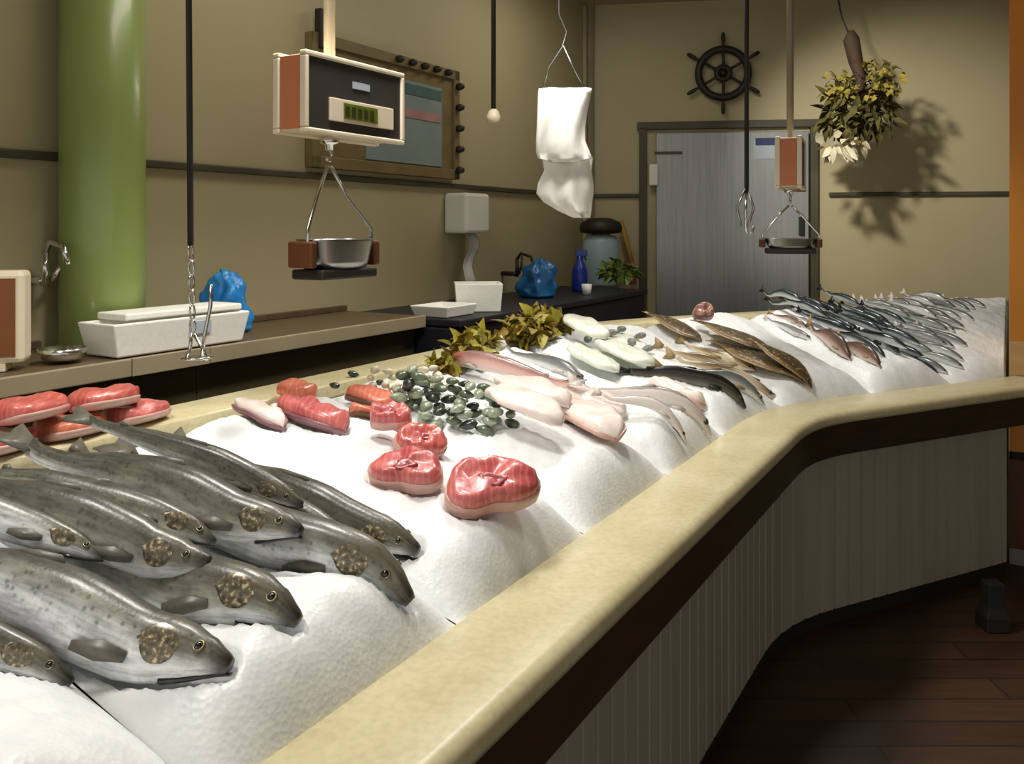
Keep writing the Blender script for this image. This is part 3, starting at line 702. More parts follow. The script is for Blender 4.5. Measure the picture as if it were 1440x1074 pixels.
while sv < 5.2:
    for ds_, tt in ((0, .142), (.004, .134), (.072, .134), (.076, .142)): rows.append((sv + ds_, tt))
    sv += .08
SPE = s_end(.14); rows = [r for r in rows if r[0] < SPE - .02] + [(SPE - .006, .134)]
ctr_panel.loft([[W(s, t, .075), W(s, t, .9), W(s, .17, .9), W(s, .17, .075)] for s, t in rows])
part('front_panel', ctr_panel, 'panel_grey', ctr, False)
part('kick_plate', strip([(.16, .0), (.16, .075), (.2, .075), (.2, 0)], S0, 5, cut=True), 'kick_black', ctr, False)
DZ0, DZ1 = .925, 1.165
def deck(t): return DZ0 + (t - BW) / (T1 - BW) * (DZ1 - DZ0)
part('display_deck', strip([(BW + .002 + (T1 - BW - .002) * q_ / 14, deck(BW + (T1 - BW) * q_ / 14)) for q_ in range(15)] + [(BW + .002 + (T1 - BW - .002) * q_ / 14, deck(BW + (T1 - BW) * q_ / 14) - .02) for q_ in range(14, -1, -1)], S0, S1, .015, True), 'deck_dark', ctr, False)
part('rear_ledge', strip([(T1, 1.17), (T1, 1.205), (T1 + .01, 1.213), (1.3, 1.213), (1.31, 1.205), (1.31, 1.17)], S0, S1, cut=True), 'cream_stone', ctr)
part('rear_panel', strip([(1.26, 0), (1.26, 1.168), (1.285, 1.168), (1.285, 0)], S0, S1, cut=True), 'shelf_front', ctr, False)
# ------------------------------------------------------------------ ice heightfield
BND = [.12, .775, 1.365, 1.93, 2.52, 3.10, 3.62, 4.15, 4.70, 7.0]
def sm(a, b, x): x = min(1, max(0, (x - a) / (b - a))); return x * x * (3 - 2 * x)
SEC = [s_end(k * .05) for k in range(40)]
def s_end_c(t):
    k = min(38, max(0, int(t / .05))); f = t / .05 - k; return SEC[k] + (SEC[k + 1] - SEC[k]) * min(1, f)
def ice_h(s, t):
    """height of crushed ice above the deck"""
    if t < BW + .004 or t > T1: return 0
    for i in range(len(BND) - 1):
        if BND[i] <= s < BND[i + 1]:
            c = (BND[i] + BND[i + 1]) / 2; hw = (BND[i + 1] - BND[i]) / 2; sg = abs((s - c) / hw)
            e = max(0, 1 - sg ** 3.0) ** .8
            back = sm(.55, 1.05, t); e = e + (1 - e) * .45 * back * (1 if sg < .985 else 0)
            x = (t - BW - .004)
            front = min(1, x / .12); front = (1 - (1 - front) ** 2.3) 
            th = (.118 - .05 * (t - BW) / .9) if i < 5 else .10
            if i in (0, 1): th -= (.07 if i == 1 else .05) * sm(.33, .62, t)
            nz = mnoise.noise(V((s * 7, t * 7, 3.1))) * .012 + mnoise.noise(V((s * 19, t * 19, 1.7))) * .006 + mnoise.noise(V((s * 60, t * 60, 5.7))) * .0025
            return max(0, (th + nz) * e * front * (1 - sm(T1 - .1, T1, t)) * (1 - sm(.0, 1, 1 - min(1, max(0, (s_end_c(t) - s) / .025)))))
    return 0
def ice_z(s, t):
    if t >= T1 - .06: return max(1.214, deck(min(t, T1)) + ice_h(s, t))
    if t < BW: return .952
    return deck(t) + ice_h(s, t)
def spot(px, py, lift=0.0):
    """where the line of sight through a pixel meets the ice (raised by lift)"""
    d = ray(px, py); Y = .6; last = None
    while Y < 9:
        p = V((0, 0, CAMH)) + d * Y
        if p.z < 1.45:
            s, t = to_st(p.x, p.y)
            if S0 < s < 7.0 and -.05 < t < 1.9 and p.z < ice_z(s, min(t, 1.35)) + lift: return s, t
        Y += .012
    p = V((0, 0, CAMH)) + d * ((CAMH - 1.25) / max(.01, -d.z)); return to_st(p.x, p.y)
# ------------------------------------------------------------------ laid items: settle on what is already there
LAID = []        # (bvh, lo, hi)
def aabb(vs): return (V((min(v.x for v in vs), min(v.y for v in vs), min(v.z for v in vs))), V((max(v.x for v in vs), max(v.y for v in vs), max(v.z for v in vs))))
def lay(parts, name, label, cat, group=None, maxdz=.16, step=.003, tilt=None, drop=False):
    """parts: list of (part name or None, MB, material, label, parent index or None); lifts the whole until it touches nothing, then links it"""
    vs = []; fs = []
    for pn, mb, m, lb, pi in parts:
        o = len(vs); vs += mb.v; fs += [tuple(i + o for i in f) for f in mb.f]
    if drop:
        sk_ = .012 if cat == 'fish steak' else .006
        g = min((lambda q: v.z - ice_z(q[0], min(q[1], 1.3)) + (sk_ if q[1] < T1 - .06 else -.001))(to_st(v.x, v.y)) for v in vs[::2])
        for v in vs: v.z -= g
    lo, hi = aabb(vs); dz = 0
    near = [b for b in LAID if b[1].x < hi.x and b[2].x > lo.x and b[1].y < hi.y and b[2].y > lo.y]
    kk = [1] * len(vs)
    if tilt:
        d_ = tilt[1] - tilt[0]; kk = [.3 + .7 * min(1.2, max(0, (v - tilt[0]).dot(d_) / d_.length_squared)) for v in vs]
    bv = None
    while dz < maxdz:
        wv = [v + Z * (dz * k_) for v, k_ in zip(vs, kk)]
        bv = BVHTree.FromPolygons(wv, fs)
        if not any(b[1].z < hi.z + dz and b[2].z > lo.z + dz and bv.overlap(b[0]) for b in near): break
        dz += step
    if dz > .03: print('DZ', label[:60], round(dz, 3))
    for v, k_ in zip(vs, kk): v.z += dz * k_
    lo, hi = aabb(vs); LAID.append((bv, lo, hi))
    c = (lo + hi) / 2; org = V((c.x, c.y, lo.z))
    if len(parts) == 1 and parts[0][0] is None:
        return solo(name, parts[0][1], parts[0][2], label, cat, group, origin=org)
    e = empty(name, org, label, cat, group); objs = []
    for pn, mb, m, lb, pi in parts:
        par = e if pi is None else objs[pi]
        ORG[par.name] = org
        o = part(pn, mb, m, par, label=lb); objs.append(o)
    return e

PROF = {  # u, top, bottom, halfwidth as share of length
 'salmon': [(0, .014, .012, .012), (.012, .02, .017, .018), (.05, .034, .031, .027), (.1, .049, .046, .036), (.16, .059, .056, .042), (.25, .067, .066, .046), (.38, .073, .072, .048), (.52, .069, .068, .045), (.66, .056, .055, .037), (.79, .04, .038, .028), (.88, .029, .028, .02), (.95, .027, .026, .014), (1, .028, .028, .008)],
 'slim': [(0, .006, .006, .006), (.02, .017, .016, .016), (.06, .033, .03, .028), (.14, .052, .05, .042), (.25, .064, .062, .052), (.4, .066, .064, .052), (.6, .052, .05, .04), (.78, .033, .031, .026), (.9, .02, .019, .015), (1, .016, .016, .007)],
 'deep': [(0, .008, .008, .006), (.03, .03, .024, .02), (.08, .06, .05, .034), (.16, .095, .08, .046), (.3, .125, .11, .054), (.45, .125, .108, .05), (.6, .1, .086, .04), (.76, .058, .05, .025), (.88, .032, .03, .016), (1, .03, .03, .008)],
 'flat': [(0, .01, .01, .01), (.04, .02, .018, .06), (.12, .03, .02, .13), (.25, .036, .02, .19), (.42, .038, .02, .215), (.6, .034, .018, .19), (.76, .026, .016, .12), (.88, .018, .014, .06), (1, .012, .012, .04)],
}
def fish(head, tail, kind, skin, label, group=None, cat='fish', name='fish', roll=0, bend=0, lift=0, sink=.3, fin='fin_dark', n=14, detail=1, headz=0, tailz=0, px=True, scale=1, jaw=None, gill=None, mouth=.0, maxdz=.16, Lfix=None):
    hs, ht = spot(*head, lift + headz) if abs(head[0]) + abs(head[1]) > 12 else head
    ts, tt = spot(*tail, lift + tailz) if abs(tail[0]) + abs(tail[1]) > 12 else tail
    tt = min(tt, 1.16)
    H = W(hs, ht); T = W(ts, tt)
    if Lfix:
        d = (T - H).normalized(); T = H + d * Lfix
    prof = PROF[kind]; L = (T - H).length; L0 = L / .87
    side0 = (T - H).normalized().cross(Z).normalized()
    us = [i / 22 for i in range(23)] if detail else [i / 12 for i in range(13)]
    def pf(u):
        for a, b_ in zip(prof, prof[1:]):
            if a[0] <= u <= b_[0]:
                f = (u - a[0]) / (b_[0] - a[0]); f = f * f * (3 - 2 * f) * .5 + f * .5
                return [a[k] + (b_[k] - a[k]) * f for k in (1, 2, 3)]
        return prof[-1][1:]
    if detail: us = sorted(set(us + [.01, .025, .06, .97]))
    rl0 = R(roll)
    cen = []
    for u in us:
        q = H.lerp(T, u) + side0 * (bend * L * math.sin(math.pi * u))
        s, t = to_st(q.x, q.y); cen.append([q, ice_z(s, min(t, 1.3)) + lift + headz * (1 - u) + tailz * u])
    zs = [c_[1] for c_ in cen]
    for _ in range(4): zs = [(zs[max(0, i - 1)] + zs[i] + zs[min(len(zs) - 1, i + 1)]) / 3 for i in range(len(zs))]
    P = []
    for i, u in enumerate(us):
        tp_, bt_, wd_ = [k * L0 * scale for k in pf(u)]
        low = max(abs(math.cos(rl0)) * bt_, abs(math.sin(rl0)) * wd_)
        if kind == 'flat': low = bt_
        if kind != 'flat' and u > .9: low = max(low, L0 * {'salmon': .034, 'slim': .06, 'deep': .11}[kind] * scale * abs(math.cos(rl0)) * min(1, (u - .9) * 12))
        s_, t_ = to_st(cen[i][0].x, cen[i][0].y); fl_ = (1.218 if t_ > T1 - .03 else .956 if t_ < BW else deck(t_) + .012) + low * 1.12
        P.append(cen[i][0] + Z * max(fl_, zs[i] + low * (1 - sink * 1.2)))
    rings = []; uvs = []; frames = []
    for i, u in enumerate(us):
        d = (P[min(i + 1, len(P) - 1)] - P[max(0, i - 1)]).normalized()
        sd = d.cross(Z).normalized(); up = sd.cross(d).normalized()
        up2 = up * math.cos(rl0) + sd * math.sin(rl0); sd2 = sd * math.cos(rl0) - up * math.sin(rl0)
        tp_, bt_, wd_ = [k * L0 * scale for k in pf(u)]
        frames.append((P[i], d, up2, sd2, tp_, bt_, wd_))
        r_ = []
        for k in range(n):
            a = 2 * math.pi * k / n; c_, s_ = math.cos(a), math.sin(a)
            c2 = math.copysign(abs(c_) ** .9, c_); s2 = math.copysign(abs(s_) ** .85, s_)
            r_.append(P[i] + up2 * (c2 * (tp_ if c_ > 0 else bt_)) + sd2 * (s2 * wd_))
            uvs.append((u, (c_ + 1) / 2))
        rings.append(r_)
    body = MB().loft(rings, uvs=uvs)
    parts = [('body', body, skin, None, None)]
    def fat(u):
        i = max(0, min(len(us) - 2, sum(1 for k in us if k <= u) - 1)); f = min(1, max(0, (u - us[i]) / (us[i + 1] - us[i])))
        return tuple(a_ + (b_ - a_) * f for a_, b_ in zip(frames[i], frames[i + 1]))
    def surf(u, a, o=0.0):
        p_, d, up, sd, tp_, bt_, wd_ = fat(u); c_, s_ = math.cos(a), math.sin(a)
        return p_ + up * (math.copysign(abs(c_) ** .9, c_) * ((tp_ if c_ > 0 else bt_) + o)) + sd * (math.copysign(abs(s_) ** .85, s_) * (wd_ + o))
    # tail fin
    p_, d, up, sd, tp_, bt_, wd_ = frames[-1]
    fl = L0 * .1; fh = L0 * {'salmon': .06, 'slim': .06, 'deep': .11, 'flat': .05}[kind] * (scale if kind != 'flat' else 1)
    if kind == 'flat': upf, nrm = sd, up
    else: upf, nrm = up, sd
    if kind == 'salmon': upf, nrm = up * .17 + sd * .985, sd * .17 - up * .985
    tb = tp_ if kind != 'flat' else wd_
    tz = [p_ - d * .012 * L0 + upf * tb * .8, p_ + d * fl * .55 + upf * fh * .75, p_ + d * fl + upf * fh, p_ + d * fl * .92 + upf * fh * .45, p_ + d * fl * .78, p_ + d * fl * .92 - upf * fh * .45, p_ + d * fl - upf * fh, p_ + d * fl * .55 - upf * fh * .75, p_ - d * .012 * L0 - upf * tb * .8]
    parts.append(('tail_fin', MB().prism(tz, max(.0025, .006 * L0), nrm), fin, None, None))
    def finstrip(u0, u1, h, ang, lean=.5):
        b0_ = surf(u0, ang, -.004); b1_ = surf(u1, ang, -.004); dd = (b1_ - b0_).normalized()
        pr = fat((u0 + u1) / 2); o_ = (surf((u0 + u1) / 2, ang, .01) - pr[0]).normalized()
        return MB().prism([b0_, b0_ + o_ * h * .9 + dd * h * lean, (b0_ + b1_) / 2 + o_ * h * .8 + dd * h * lean, b1_ + o_ * h * .35 + dd * h * .3, b1_], max(.002, .004 * L0), dd.cross(o_))
    if kind == 'flat':
        for sg in (1, -1):
            e0 = [surf(u, sg * math.pi / 2, -.003) for u in (.1, .22, .36, .5, .64, .78, .9)]
            e1 = [surf(u, sg * math.pi / 2, o_) for u, o_ in ((.1, .004), (.22, .03 * L0), (.36, .045 * L0), (.5, .05 * L0), (.64, .045 * L0), (.78, .03 * L0), (.9, .004))]
            parts.append(('fringe_fin', MB().prism(e0 + e1[::-1], .003, frames[8][2]), fin, None, None))
        for sg in (.55, -.2):
            q = surf(.07, sg, .0); parts.append(('eye', MB().ball(q, .016 * L0, .016 * L0, .014 * L0, None, 10, 6), 'eye_ball', None, None))
    else:
        parts.append(('dorsal_fin', finstrip(.42, .53, L0 * (.018 if kind == 'salmon' else .03), 0, .9), fin, None, None))
        if detail and kind == 'salmon': parts.append(('adipose_fin', finstrip(.8, .84, L0 * .025, 0, .9), fin, None, None))
        for sg in ((1, -1) if detail else (1,)):
            a_ = sg * 1.75; q = surf(.2, a_, .002); q2 = surf(.31, a_ * 1.04, .012 * L0); w_ = L0 * .018; upx = fat(.25)[2]
            parts.append(('pectoral_fin', MB().prism([q + upx * w_ * .5, (q + q2) / 2 + upx * w_, q2 + upx * w_ * .3, q2 - upx * w_ * .6, (q + q2) / 2 - upx * w_, q - upx * w_ * .5], .003, fat(.25)[3]), fin, None, None))
        er = L0 * (.0075 if kind == 'salmon' else .013)
        for sg in (1, -1):
            q = surf(.062, sg * 1.0, -er * .15)
            parts.append(('eye', MB().ball(q, er, er, er, None, 12, 8), 'eye_ball', None, None))
            if detail:
                i_ = len(parts) - 1; f_ = fat(.06); on = (q - f_[0]).normalized(); ax1 = (f_[1] - on * f_[1].dot(on)).normalized(); ax2 = on.cross(ax1)
                parts.append(('eye_ring', MB().torus(q + on * er * .25, er * 1.25, er * .3, (ax1, ax2, on), 16, 6), 'eye_ring', None, i_))
        if gill:
            for sg in (1, -1):
                rr_ = []
                for u in [.098 + .08 * q_ / 10 for q_ in range(11)]:
                    f_ = (u - .098) / .08; span = .6 * math.sqrt(max(.004, 1 - (abs(f_ - .5) * 2) ** 2.2))
                    rr_.append([surf(u + .014 * (1 - k * k) * (f_ - .2), sg * (1.25 + span * k), L0 * .0025 * (1 - abs(k)) * f_ + .0005) for k in (-1, -.75, -.5, -.25, 0, .25, .5, .75, 1)])
                mbg = MB().loft(rr_, closed=False, caps=False)
                parts.append(('gill_cover', mbg, gill, None, None))
        if jaw:
            p0, d0, u0_, s0_, *_ = fat(.1); j = []
            for k, (uu, hh, ww) in enumerate(((.13, .02, .03), (.09, .016, .026), (.05, .012, .02), (.02, .009, .014), (-.004, .006, .007))):
                f_ = fat(max(uu, 0)); c_ = p0 + (f_[0] - p0) if uu >= 0 else frames[0][0] - frames[0][1] * (.004 * L0)
                c_ = c_ - u0_ * (f_[5] * .85 + L0 * mouth * (.13 - uu) / .13)
                j.append([c_ + u0_ * (math.cos(a) * hh * L0 * .55) + s0_ * (math.sin(a) * ww * L0) for a in [2 * math.pi * q / 10 for q in range(10)]])
            parts.append(('lower_jaw', MB().loft(j), jaw, None, None))
    return lay(parts, name, label, cat, group, maxdz, tilt=None if (kind == 'salmon' and L > .6) or not detail else (H, T))

def slab(head, tail, wd, th, flesh, label, cat='fillet', name='fish_fillet', group=None, rim=None, seed=1, lift=0, twist=0, curl=0, taper=(.5, 1, 1, .75, .3), px=True, sink=.0, rimlabel=None, maxdz=.16):
    """a cut piece of fish: a soft slab from head point to tail point"""
    rr = random.Random(seed)
    px = abs(head[0]) + abs(head[1]) > 12
    hs, ht = spot(*head, lift) if px else head; ts, tt = spot(*tail, lift) if px else tail
    H = W(hs, min(ht, 1.27)); T = W(ts, min(tt, 1.27)); L = (T - H).length; sd0 = (T - H).normalized().cross(Z).normalized()
    nu, nk = 16, 18; rings = []; cs = []
    for i in range(nu + 1):
        u = i / nu; q = H.lerp(T, u); s, t = to_st(q.x, q.y); cs.append((q, ice_z(s, min(t, 1.3)) + lift))
    zs = [c_[1] for c_ in cs]
    for _ in range(3): zs = [(zs[max(0, i - 1)] + zs[i] + zs[min(nu, i + 1)]) / 3 for i in range(nu + 1)]
    under = []
    for i in range(nu + 1):
        u = i / nu; f = u * (len(taper) - 1); a = int(min(f, len(taper) - 2)); w_ = taper[a] + (taper[a + 1] - taper[a]) * (f - a)
        edge = min(1, math.sqrt(max(0, 1 - (2 * u - 1) ** 8)) + .12)
        w_ *= wd / 2 * edge; h_ = th * (.35 + .65 * edge) * (.7 + .3 * w_ / (wd / 2))
        tw = R(twist) * math.sin(u * 3 + seed); up = Z * math.cos(R(curl)) + sd0 * math.sin(R(curl)); sd = sd0 * math.cos(R(curl)) - Z * math.sin(R(curl))
        up, sd = up * math.cos(tw) + sd * math.sin(tw), sd * math.cos(tw) - up * math.sin(tw)
        c = cs[i][0] + Z * (zs[i] + h_ * .5 * abs(math.cos(R(curl))) + w_ * abs(math.sin(R(curl))) - sink * h_)
        r_ = []
        for k in range(nk):
            an = 2 * math.pi * k / nk; c_, s_ = math.cos(an), math.sin(an)
            ww = math.copysign(abs(c_) ** .6, c_) * w_; hh = math.copysign(abs(s_) ** .7, s_) * h_ / 2
            p_ = c + sd * ww + up * hh
            k_ = mnoise.noise(p_ * 16 + V((seed, 0, 0))) * .3 + mnoise.noise(p_ * 38) * .14
            r_.append(p_ + up * (k_ * th * (1 if s_ > 0 else .2)) + sd * (k_ * th * .5))
        rings.append(r_)
        under.append((c, sd, up, w_, h_))
    mb = MB().loft(rings)
    if not rim: return lay([(None, mb, flesh, None, None)], name, label, cat, group, maxdz, drop=True)
    rr_ = []
    for (c, sd, up, w_, h_) in under:
        pts = []
        for k in range(12):
            an = math.pi + math.pi * (k / 11); c_, s_ = math.cos(an), math.sin(an)
            pts.append(c + sd * (math.copysign(abs(c_) ** .6, c_) * (w_ + .006)) + up * (s_ * (h_ / 2 + .006) ))
        for k in range(12):
            an = 2 * math.pi - math.pi * (k / 11); c_, s_ = math.cos(an), math.sin(an)
            pts.append(c + sd * (math.copysign(abs(c_) ** .6, c_) * (w_ - .001)) + up * (s_ * (h_ / 2 - .002)))
        rr_.append(pts)
    return lay([('flesh', mb, flesh, None, None), ('skin', MB().loft(rr_), rim, rimlabel, None)], name, label, cat, group, maxdz, drop=True)

def steak(px, py, r, th, tilt, az, flesh, label, rim='skin_rim', seed=1, lift=0, squash=.75, name='fish_steak', core=True):
    """thick cross cut: outer skin ring, muscle face, dark centre"""
    s, t = spot(px, py, lift); c = W(s, t, ice_z(s, t) + lift)
    nrm = V((math.sin(R(az)) * math.sin(R(tilt)), -math.cos(R(az)) * math.sin(R(tilt)), math.cos(R(tilt))))
    x = Z.cross(nrm); x = x.normalized() if x.length > .01 else V((1, 0, 0)); y = nrm.cross(x)
    c = c + Z * (r * squash * math.sin(R(tilt)) * .85 - .004 + th / 2 * math.cos(R(tilt)))
    n = 30
    def rad(a): return 1 + .1 * math.sin(2 * a + seed) + .06 * math.sin(3 * a + seed * 2) - .22 * max(0, math.cos(a + math.pi / 2) ) ** 6 + .09 * mnoise.noise(V((math.cos(a) * 1.6, math.sin(a) * 1.6, seed * 3.3)))
    prof = [(.0, -.5), (.7, -.5), (.94, -.42), (1, -.2), (1.0, .2), (.95, .4), (.8, .5), (.55, .47), (.3, .5), (.08, .42)]
    rings = [[c + x * (math.cos(a) * r * rad(a) * rr) + y * (math.sin(a) * r * squash * rad(a) * rr) + nrm * (h * th + .02 * mnoise.noise(V((math.cos(a) * 2.2 * rr, math.sin(a) * 2.2 * rr, seed * 1.7)))) for a in [2 * math.pi * k / n for k in range(n)]] for rr, h in [(max(p_[0], .01), p_[1]) for p_ in prof]]
    parts = [('flesh', MB().loft(rings), flesh, None, None)]
    ro = [[c + x * (math.cos(a) * r * rad(a) * rr) + y * (math.sin(a) * r * squash * rad(a) * rr) + nrm * (h * th) for rr, h in ((.99, -.46), (1.035, -.42), (1.045, .0), (.985, .04))] for a in [2 * math.pi * k / n + .55 * math.pi for k in range(n - 4)]]
    parts.append(('skin', MB().loft(ro), rim, None, None))
    if core:
        cc = c + nrm * th * .49 - y * r * .12
        parts.append(('bone_core', MB().loft([[cc + x * (math.cos(a) * r * q_ * (1 + .35 * math.sin(3 * a + seed))) + y * (math.sin(a) * r * q_ * .7 * (1 + .3 * math.sin(2 * a + seed * 3))) + nrm * (h_ * th) for a in [2 * math.pi * k / 20 for k in range(20)]] for q_, h_ in ((.3, -.06), (.31, .0), (.24, .03), (.12, -.01), (.01, -.03))]), 'flesh_dark', 'dark red centre', None))
    return lay(parts, name, label, 'fish steak', drop=True)

# ------------------------------------------------------------------ near mound: dark salmon
def sal(h, t, label, **k):
    a = dict(kind='salmon', skin='salmon_skin', cat='fish', name='salmon', gill='gill_gold', jaw='jaw_dark', n=20, fin='fin_dark', maxdz=.045, scale=1.02)
    a.update(k); kind = a.pop('kind'); skin = a.pop('skin')
    return fish(h, t, kind, skin, label, **a)
# red fillets along the rear ledge
for i, (h, t, lb, fl) in enumerate([
    ((.93, 1.2), (1.1, 1.2), 'red fish fillet at the left edge of the photo along the rear ledge', 'flesh_red'),
    ((1.115, 1.21), (1.27, 1.2), 'orange red fillet in the lower row along the rear ledge', 'flesh_orange'),
    ((1.285, 1.2), (1.45, 1.21), 'smooth pink red fillet at the right end of the rear row', 'flesh_pink'),
    ((1.02, 1.2), (1.18, 1.22), 'red fillet lying on top at the left of the rear row', 'flesh_red'),
    ((1.2, 1.22), (1.36, 1.2), 'red fillet lying on top between the other red fillets behind the salmon tails', 'flesh_red')]):
    slab(h, t, .12, .042, fl, lb, seed=i + 3, rim='skin_rim', taper=(.7, 1, 1, .85, .5))
sal((.885, .32), (.66, 1.03), 'front salmon with broad white belly and gold speckled gill, nearest to the stone edge', roll=18, bend=.0, skin='salmon_skin_pale', sink=.45)
sal((.762, .52), (.5, 1.0), 'dark salmon at the left edge with its head in the gap between two ice mounds', roll=8, sink=.2, jaw=None, scale=.78)
sal((1.015, .31), (.88, 1.02), 'salmon with open dark mouth just behind the front white bellied salmon', roll=12, bend=-.01, mouth=.05)
sal((1.26, .27), (1.11, 1.02), 'salmon with speckled white cheek pointing at the valley between two ice mounds', roll=-8, bend=-.01, skin='salmon_skin_pale', jaw='jaw_pale', mouth=.02)
sal((1.42, .37), (1.345, 1.0), 'outermost salmon beside the red steaks with blunt black snout', roll=-12, bend=-.02, mouth=.02)
sal((.975, .47), (.765, 1.04), 'salmon squeezed in behind the front two, head half hidden', roll=8, jaw=None, maxdz=.075)
sal((1.335, .42), (1.23, 1.04), 'salmon lying between the white cheeked one and the black snouted one', roll=-4, bend=-.02, mouth=.02, maxdz=.075)
sal((1.155, .44), (1.0, 1.04), 'salmon in the middle of the row between the open mouthed and the white cheeked one', roll=6, bend=-.0, maxdz=.075)
top = dict(lift=.075, maxdz=.075, scale=.85)
sal((1.06, .56), (.86, 1.02), 'salmon lying on top of the row behind the open mouthed one', roll=22, **top)
sal((1.27, .55), (1.12, 1.02), 'salmon lying on top of the row behind the white cheeked one', roll=-14, **top)
sal((.88, .62), (.66, 1.03), 'salmon lying on top of the row at the far left by the red fillets', roll=24, skin='salmon_skin_pale', **top)
# ------------------------------------------------------------------ second mound: steaks and cut pieces
steak(690, 712, .1, .065, 28, 12, 'flesh_pink', 'big pink red fish steak with pale rim nearest to the stone edge', seed=1, squash=.78)
steak(572, 684, .08, .06, 26, -8, 'flesh_pink', 'pink red steak touching the black snouted salmon', seed=2, squash=.75)
steak(594, 642, .064, .055, 32, 38, 'flesh_red', 'small upright steak behind the steak by the salmon snout', seed=3, squash=.85)
steak(548, 622, .058, .05, 24, 5, 'flesh_pink', 'folded pink steak between the orange fillets and the steak by the salmon snout', seed=4, squash=.6)
slab((556, 605), (492, 588), .075, .035, 'flesh_orange', 'orange fish piece with a pale front edge', seed=11, rim='skin_brown')
slab((560, 584), (486, 566), .085, .04, 'flesh_orange', 'orange fillet with dark brown skin edge, rear of the two orange pieces', seed=12, rim='skin_brown')
slab((486, 612), (392, 580), .1, .05, 'flesh_pink', 'pink cut of fish with purple skin behind the black snouted salmon', seed=13, rim='skin_purple', taper=(.8, 1, 1, .9, .6))
slab((440, 566), (392, 556), .09, .04, 'flesh_orange', 'pale orange fillet by the rear ledge beside the purple skinned cut', seed=14)
slab((398, 610), (330, 576), .07, .03, 'flesh_pale', 'pale pink strip of fish along the back of the outermost salmon', seed=15, rim='skin_purple')
# ------------------------------------------------------------------ third mound: shellfish heap, garnish, pale fillets
def shell(px, py, L, yaw, m, label, cat, group, name, flat=.42, sd=0):
    s, t = spot(px, py); c = W(s, t, ice_z(s, t) + L * .12); rr = random.Random(sd)
    tl = rr.uniform(-.5, .5); ax = V((math.cos(yaw), math.sin(yaw), tl * .5)).normalized(); ay = Z.cross(ax).normalized(); az = ax.cross(ay)
    rings = []
    for i in range(9):
        u = i / 8; w = L * .5 * (math.sin(math.pi * min(1, u ** .75)) ** .7 * .62 + .02); h = w * flat * 1.5
        rings.append([c + ax * (L * (u - .5)) + ay * (w * math.cos(a)) + az * (h * math.copysign(abs(math.sin(a)) ** .8, math.sin(a))) for a in [2 * math.pi * k / 12 for k in range(12)]])
    lay([(None, MB().loft(rings), m, None, None)], name, label, cat, group, maxdz=.12, step=.004, drop=True)
rq = random.Random(21)
n_ = 0
for i in range(64):
    a = rq.uniform(0, 6.28); r_ = math.sqrt(rq.random()); px, py = 640 + 96 * r_ * math.cos(a), 582 + 31 * r_ * math.sin(a) + .1 * (88 * r_ * math.cos(a))
    shell(px, py, rq.uniform(.045, .062), rq.uniform(0, 6.28), ('mussel_green', 'mussel_dark', 'mussel_pale', 'mussel_green', 'mussel_pale')[i % 5], 'small greenish mussel in the heap on the ice beside the pale pink fillets', 'mussel', 'mussels in the green heap', 'mussel', .5, i)
for i in range(26):
    px, py = rq.uniform(520, 640), 0; py = 548 + rq.uniform(-14, 18) - (px - 580) * .08
    shell(px, py, rq.uniform(.032, .046), rq.uniform(0, 6.28), 'clam_pale', 'small pale clam scattered near the rear ledge behind the green mussels', 'clam', 'pale clams by the rear ledge', 'clam', .62, 100 + i)
for i, (px, py) in enumerate(((497, 530), (535, 540), (470, 548), (560, 556))):
    shell(px, py, .04, i * 1.3, 'mussel_dark', 'single dark mussel lying apart on the ice near the rear ledge', 'mussel', 'stray dark mussels', 'mussel', .5, 200 + i)
def garnish(px, py, rx, rz, n, m, label, L=.05, sd=5, m2=None):
    global rnd
    rnd = random.Random(sd); s, t = spot(px, py); c = W(s, t, ice_z(s, t)); p, tg, nl = fr(s)
    a = MB(); tuft(a, c + Z * rz, rx, rz, n, L, L * .42, (tg, nl)); b_ = MB(); tuft(b_, c + Z * rz, rx * .9, rz, n // 2, L, L * .42, (tg, nl))
    for mb in (a, b_):
        for v in mb.v:
            s_, t_ = to_st(v.x, v.y); v.z = max(v.z, ice_z(s_, min(t_, 1.3)) + .004)
    vs = a.v + b_.v; lo, hi = aabb(vs); LAID.append((BVHTree.FromPolygons(vs, a.f + [tuple(k + len(a.v) for k in f) for f in b_.f]), lo, hi)); e = empty('leaf_garnish', V((c.x, c.y, lo.z)), label, 'garnish')
    part('leaves', a, m, e); part('inner_leaves', b_, m2 or m, e)
# pale pink fillets
for i, (h, t, w_, fl, lb, tk) in enumerate([
    ((790, 640), (690, 590), .15, 'flesh_pale', 'pale pink fillet at the front beside the green mussels', .04),
    ((868, 640), (770, 580), .17, 'flesh_pale', 'broad pale pink fillet at the front with a tan tip', .045),
    ((800, 600), (700, 560), .14, 'flesh_pale', 'pale pink fillet lying on the front two, behind the mussels', .04),
    ((880, 596), (790, 556), .15, 'flesh_pale', 'pale pink fillet beside the long hake', .04)]):
    slab(h, t, w_, tk, fl, lb, seed=30 + i, taper=(.45, .85, 1, .9, .5), rim='skin_rim' if i == 1 else None, lift=.0)
fish((622, 505), (800, 566), 'salmon', 'red_fish_skin', 'red headed pink fish with its head in the leaf garnish', roll=20, fin='fin_pale', name='red_fish', lift=.03, n=16, scale=.9)
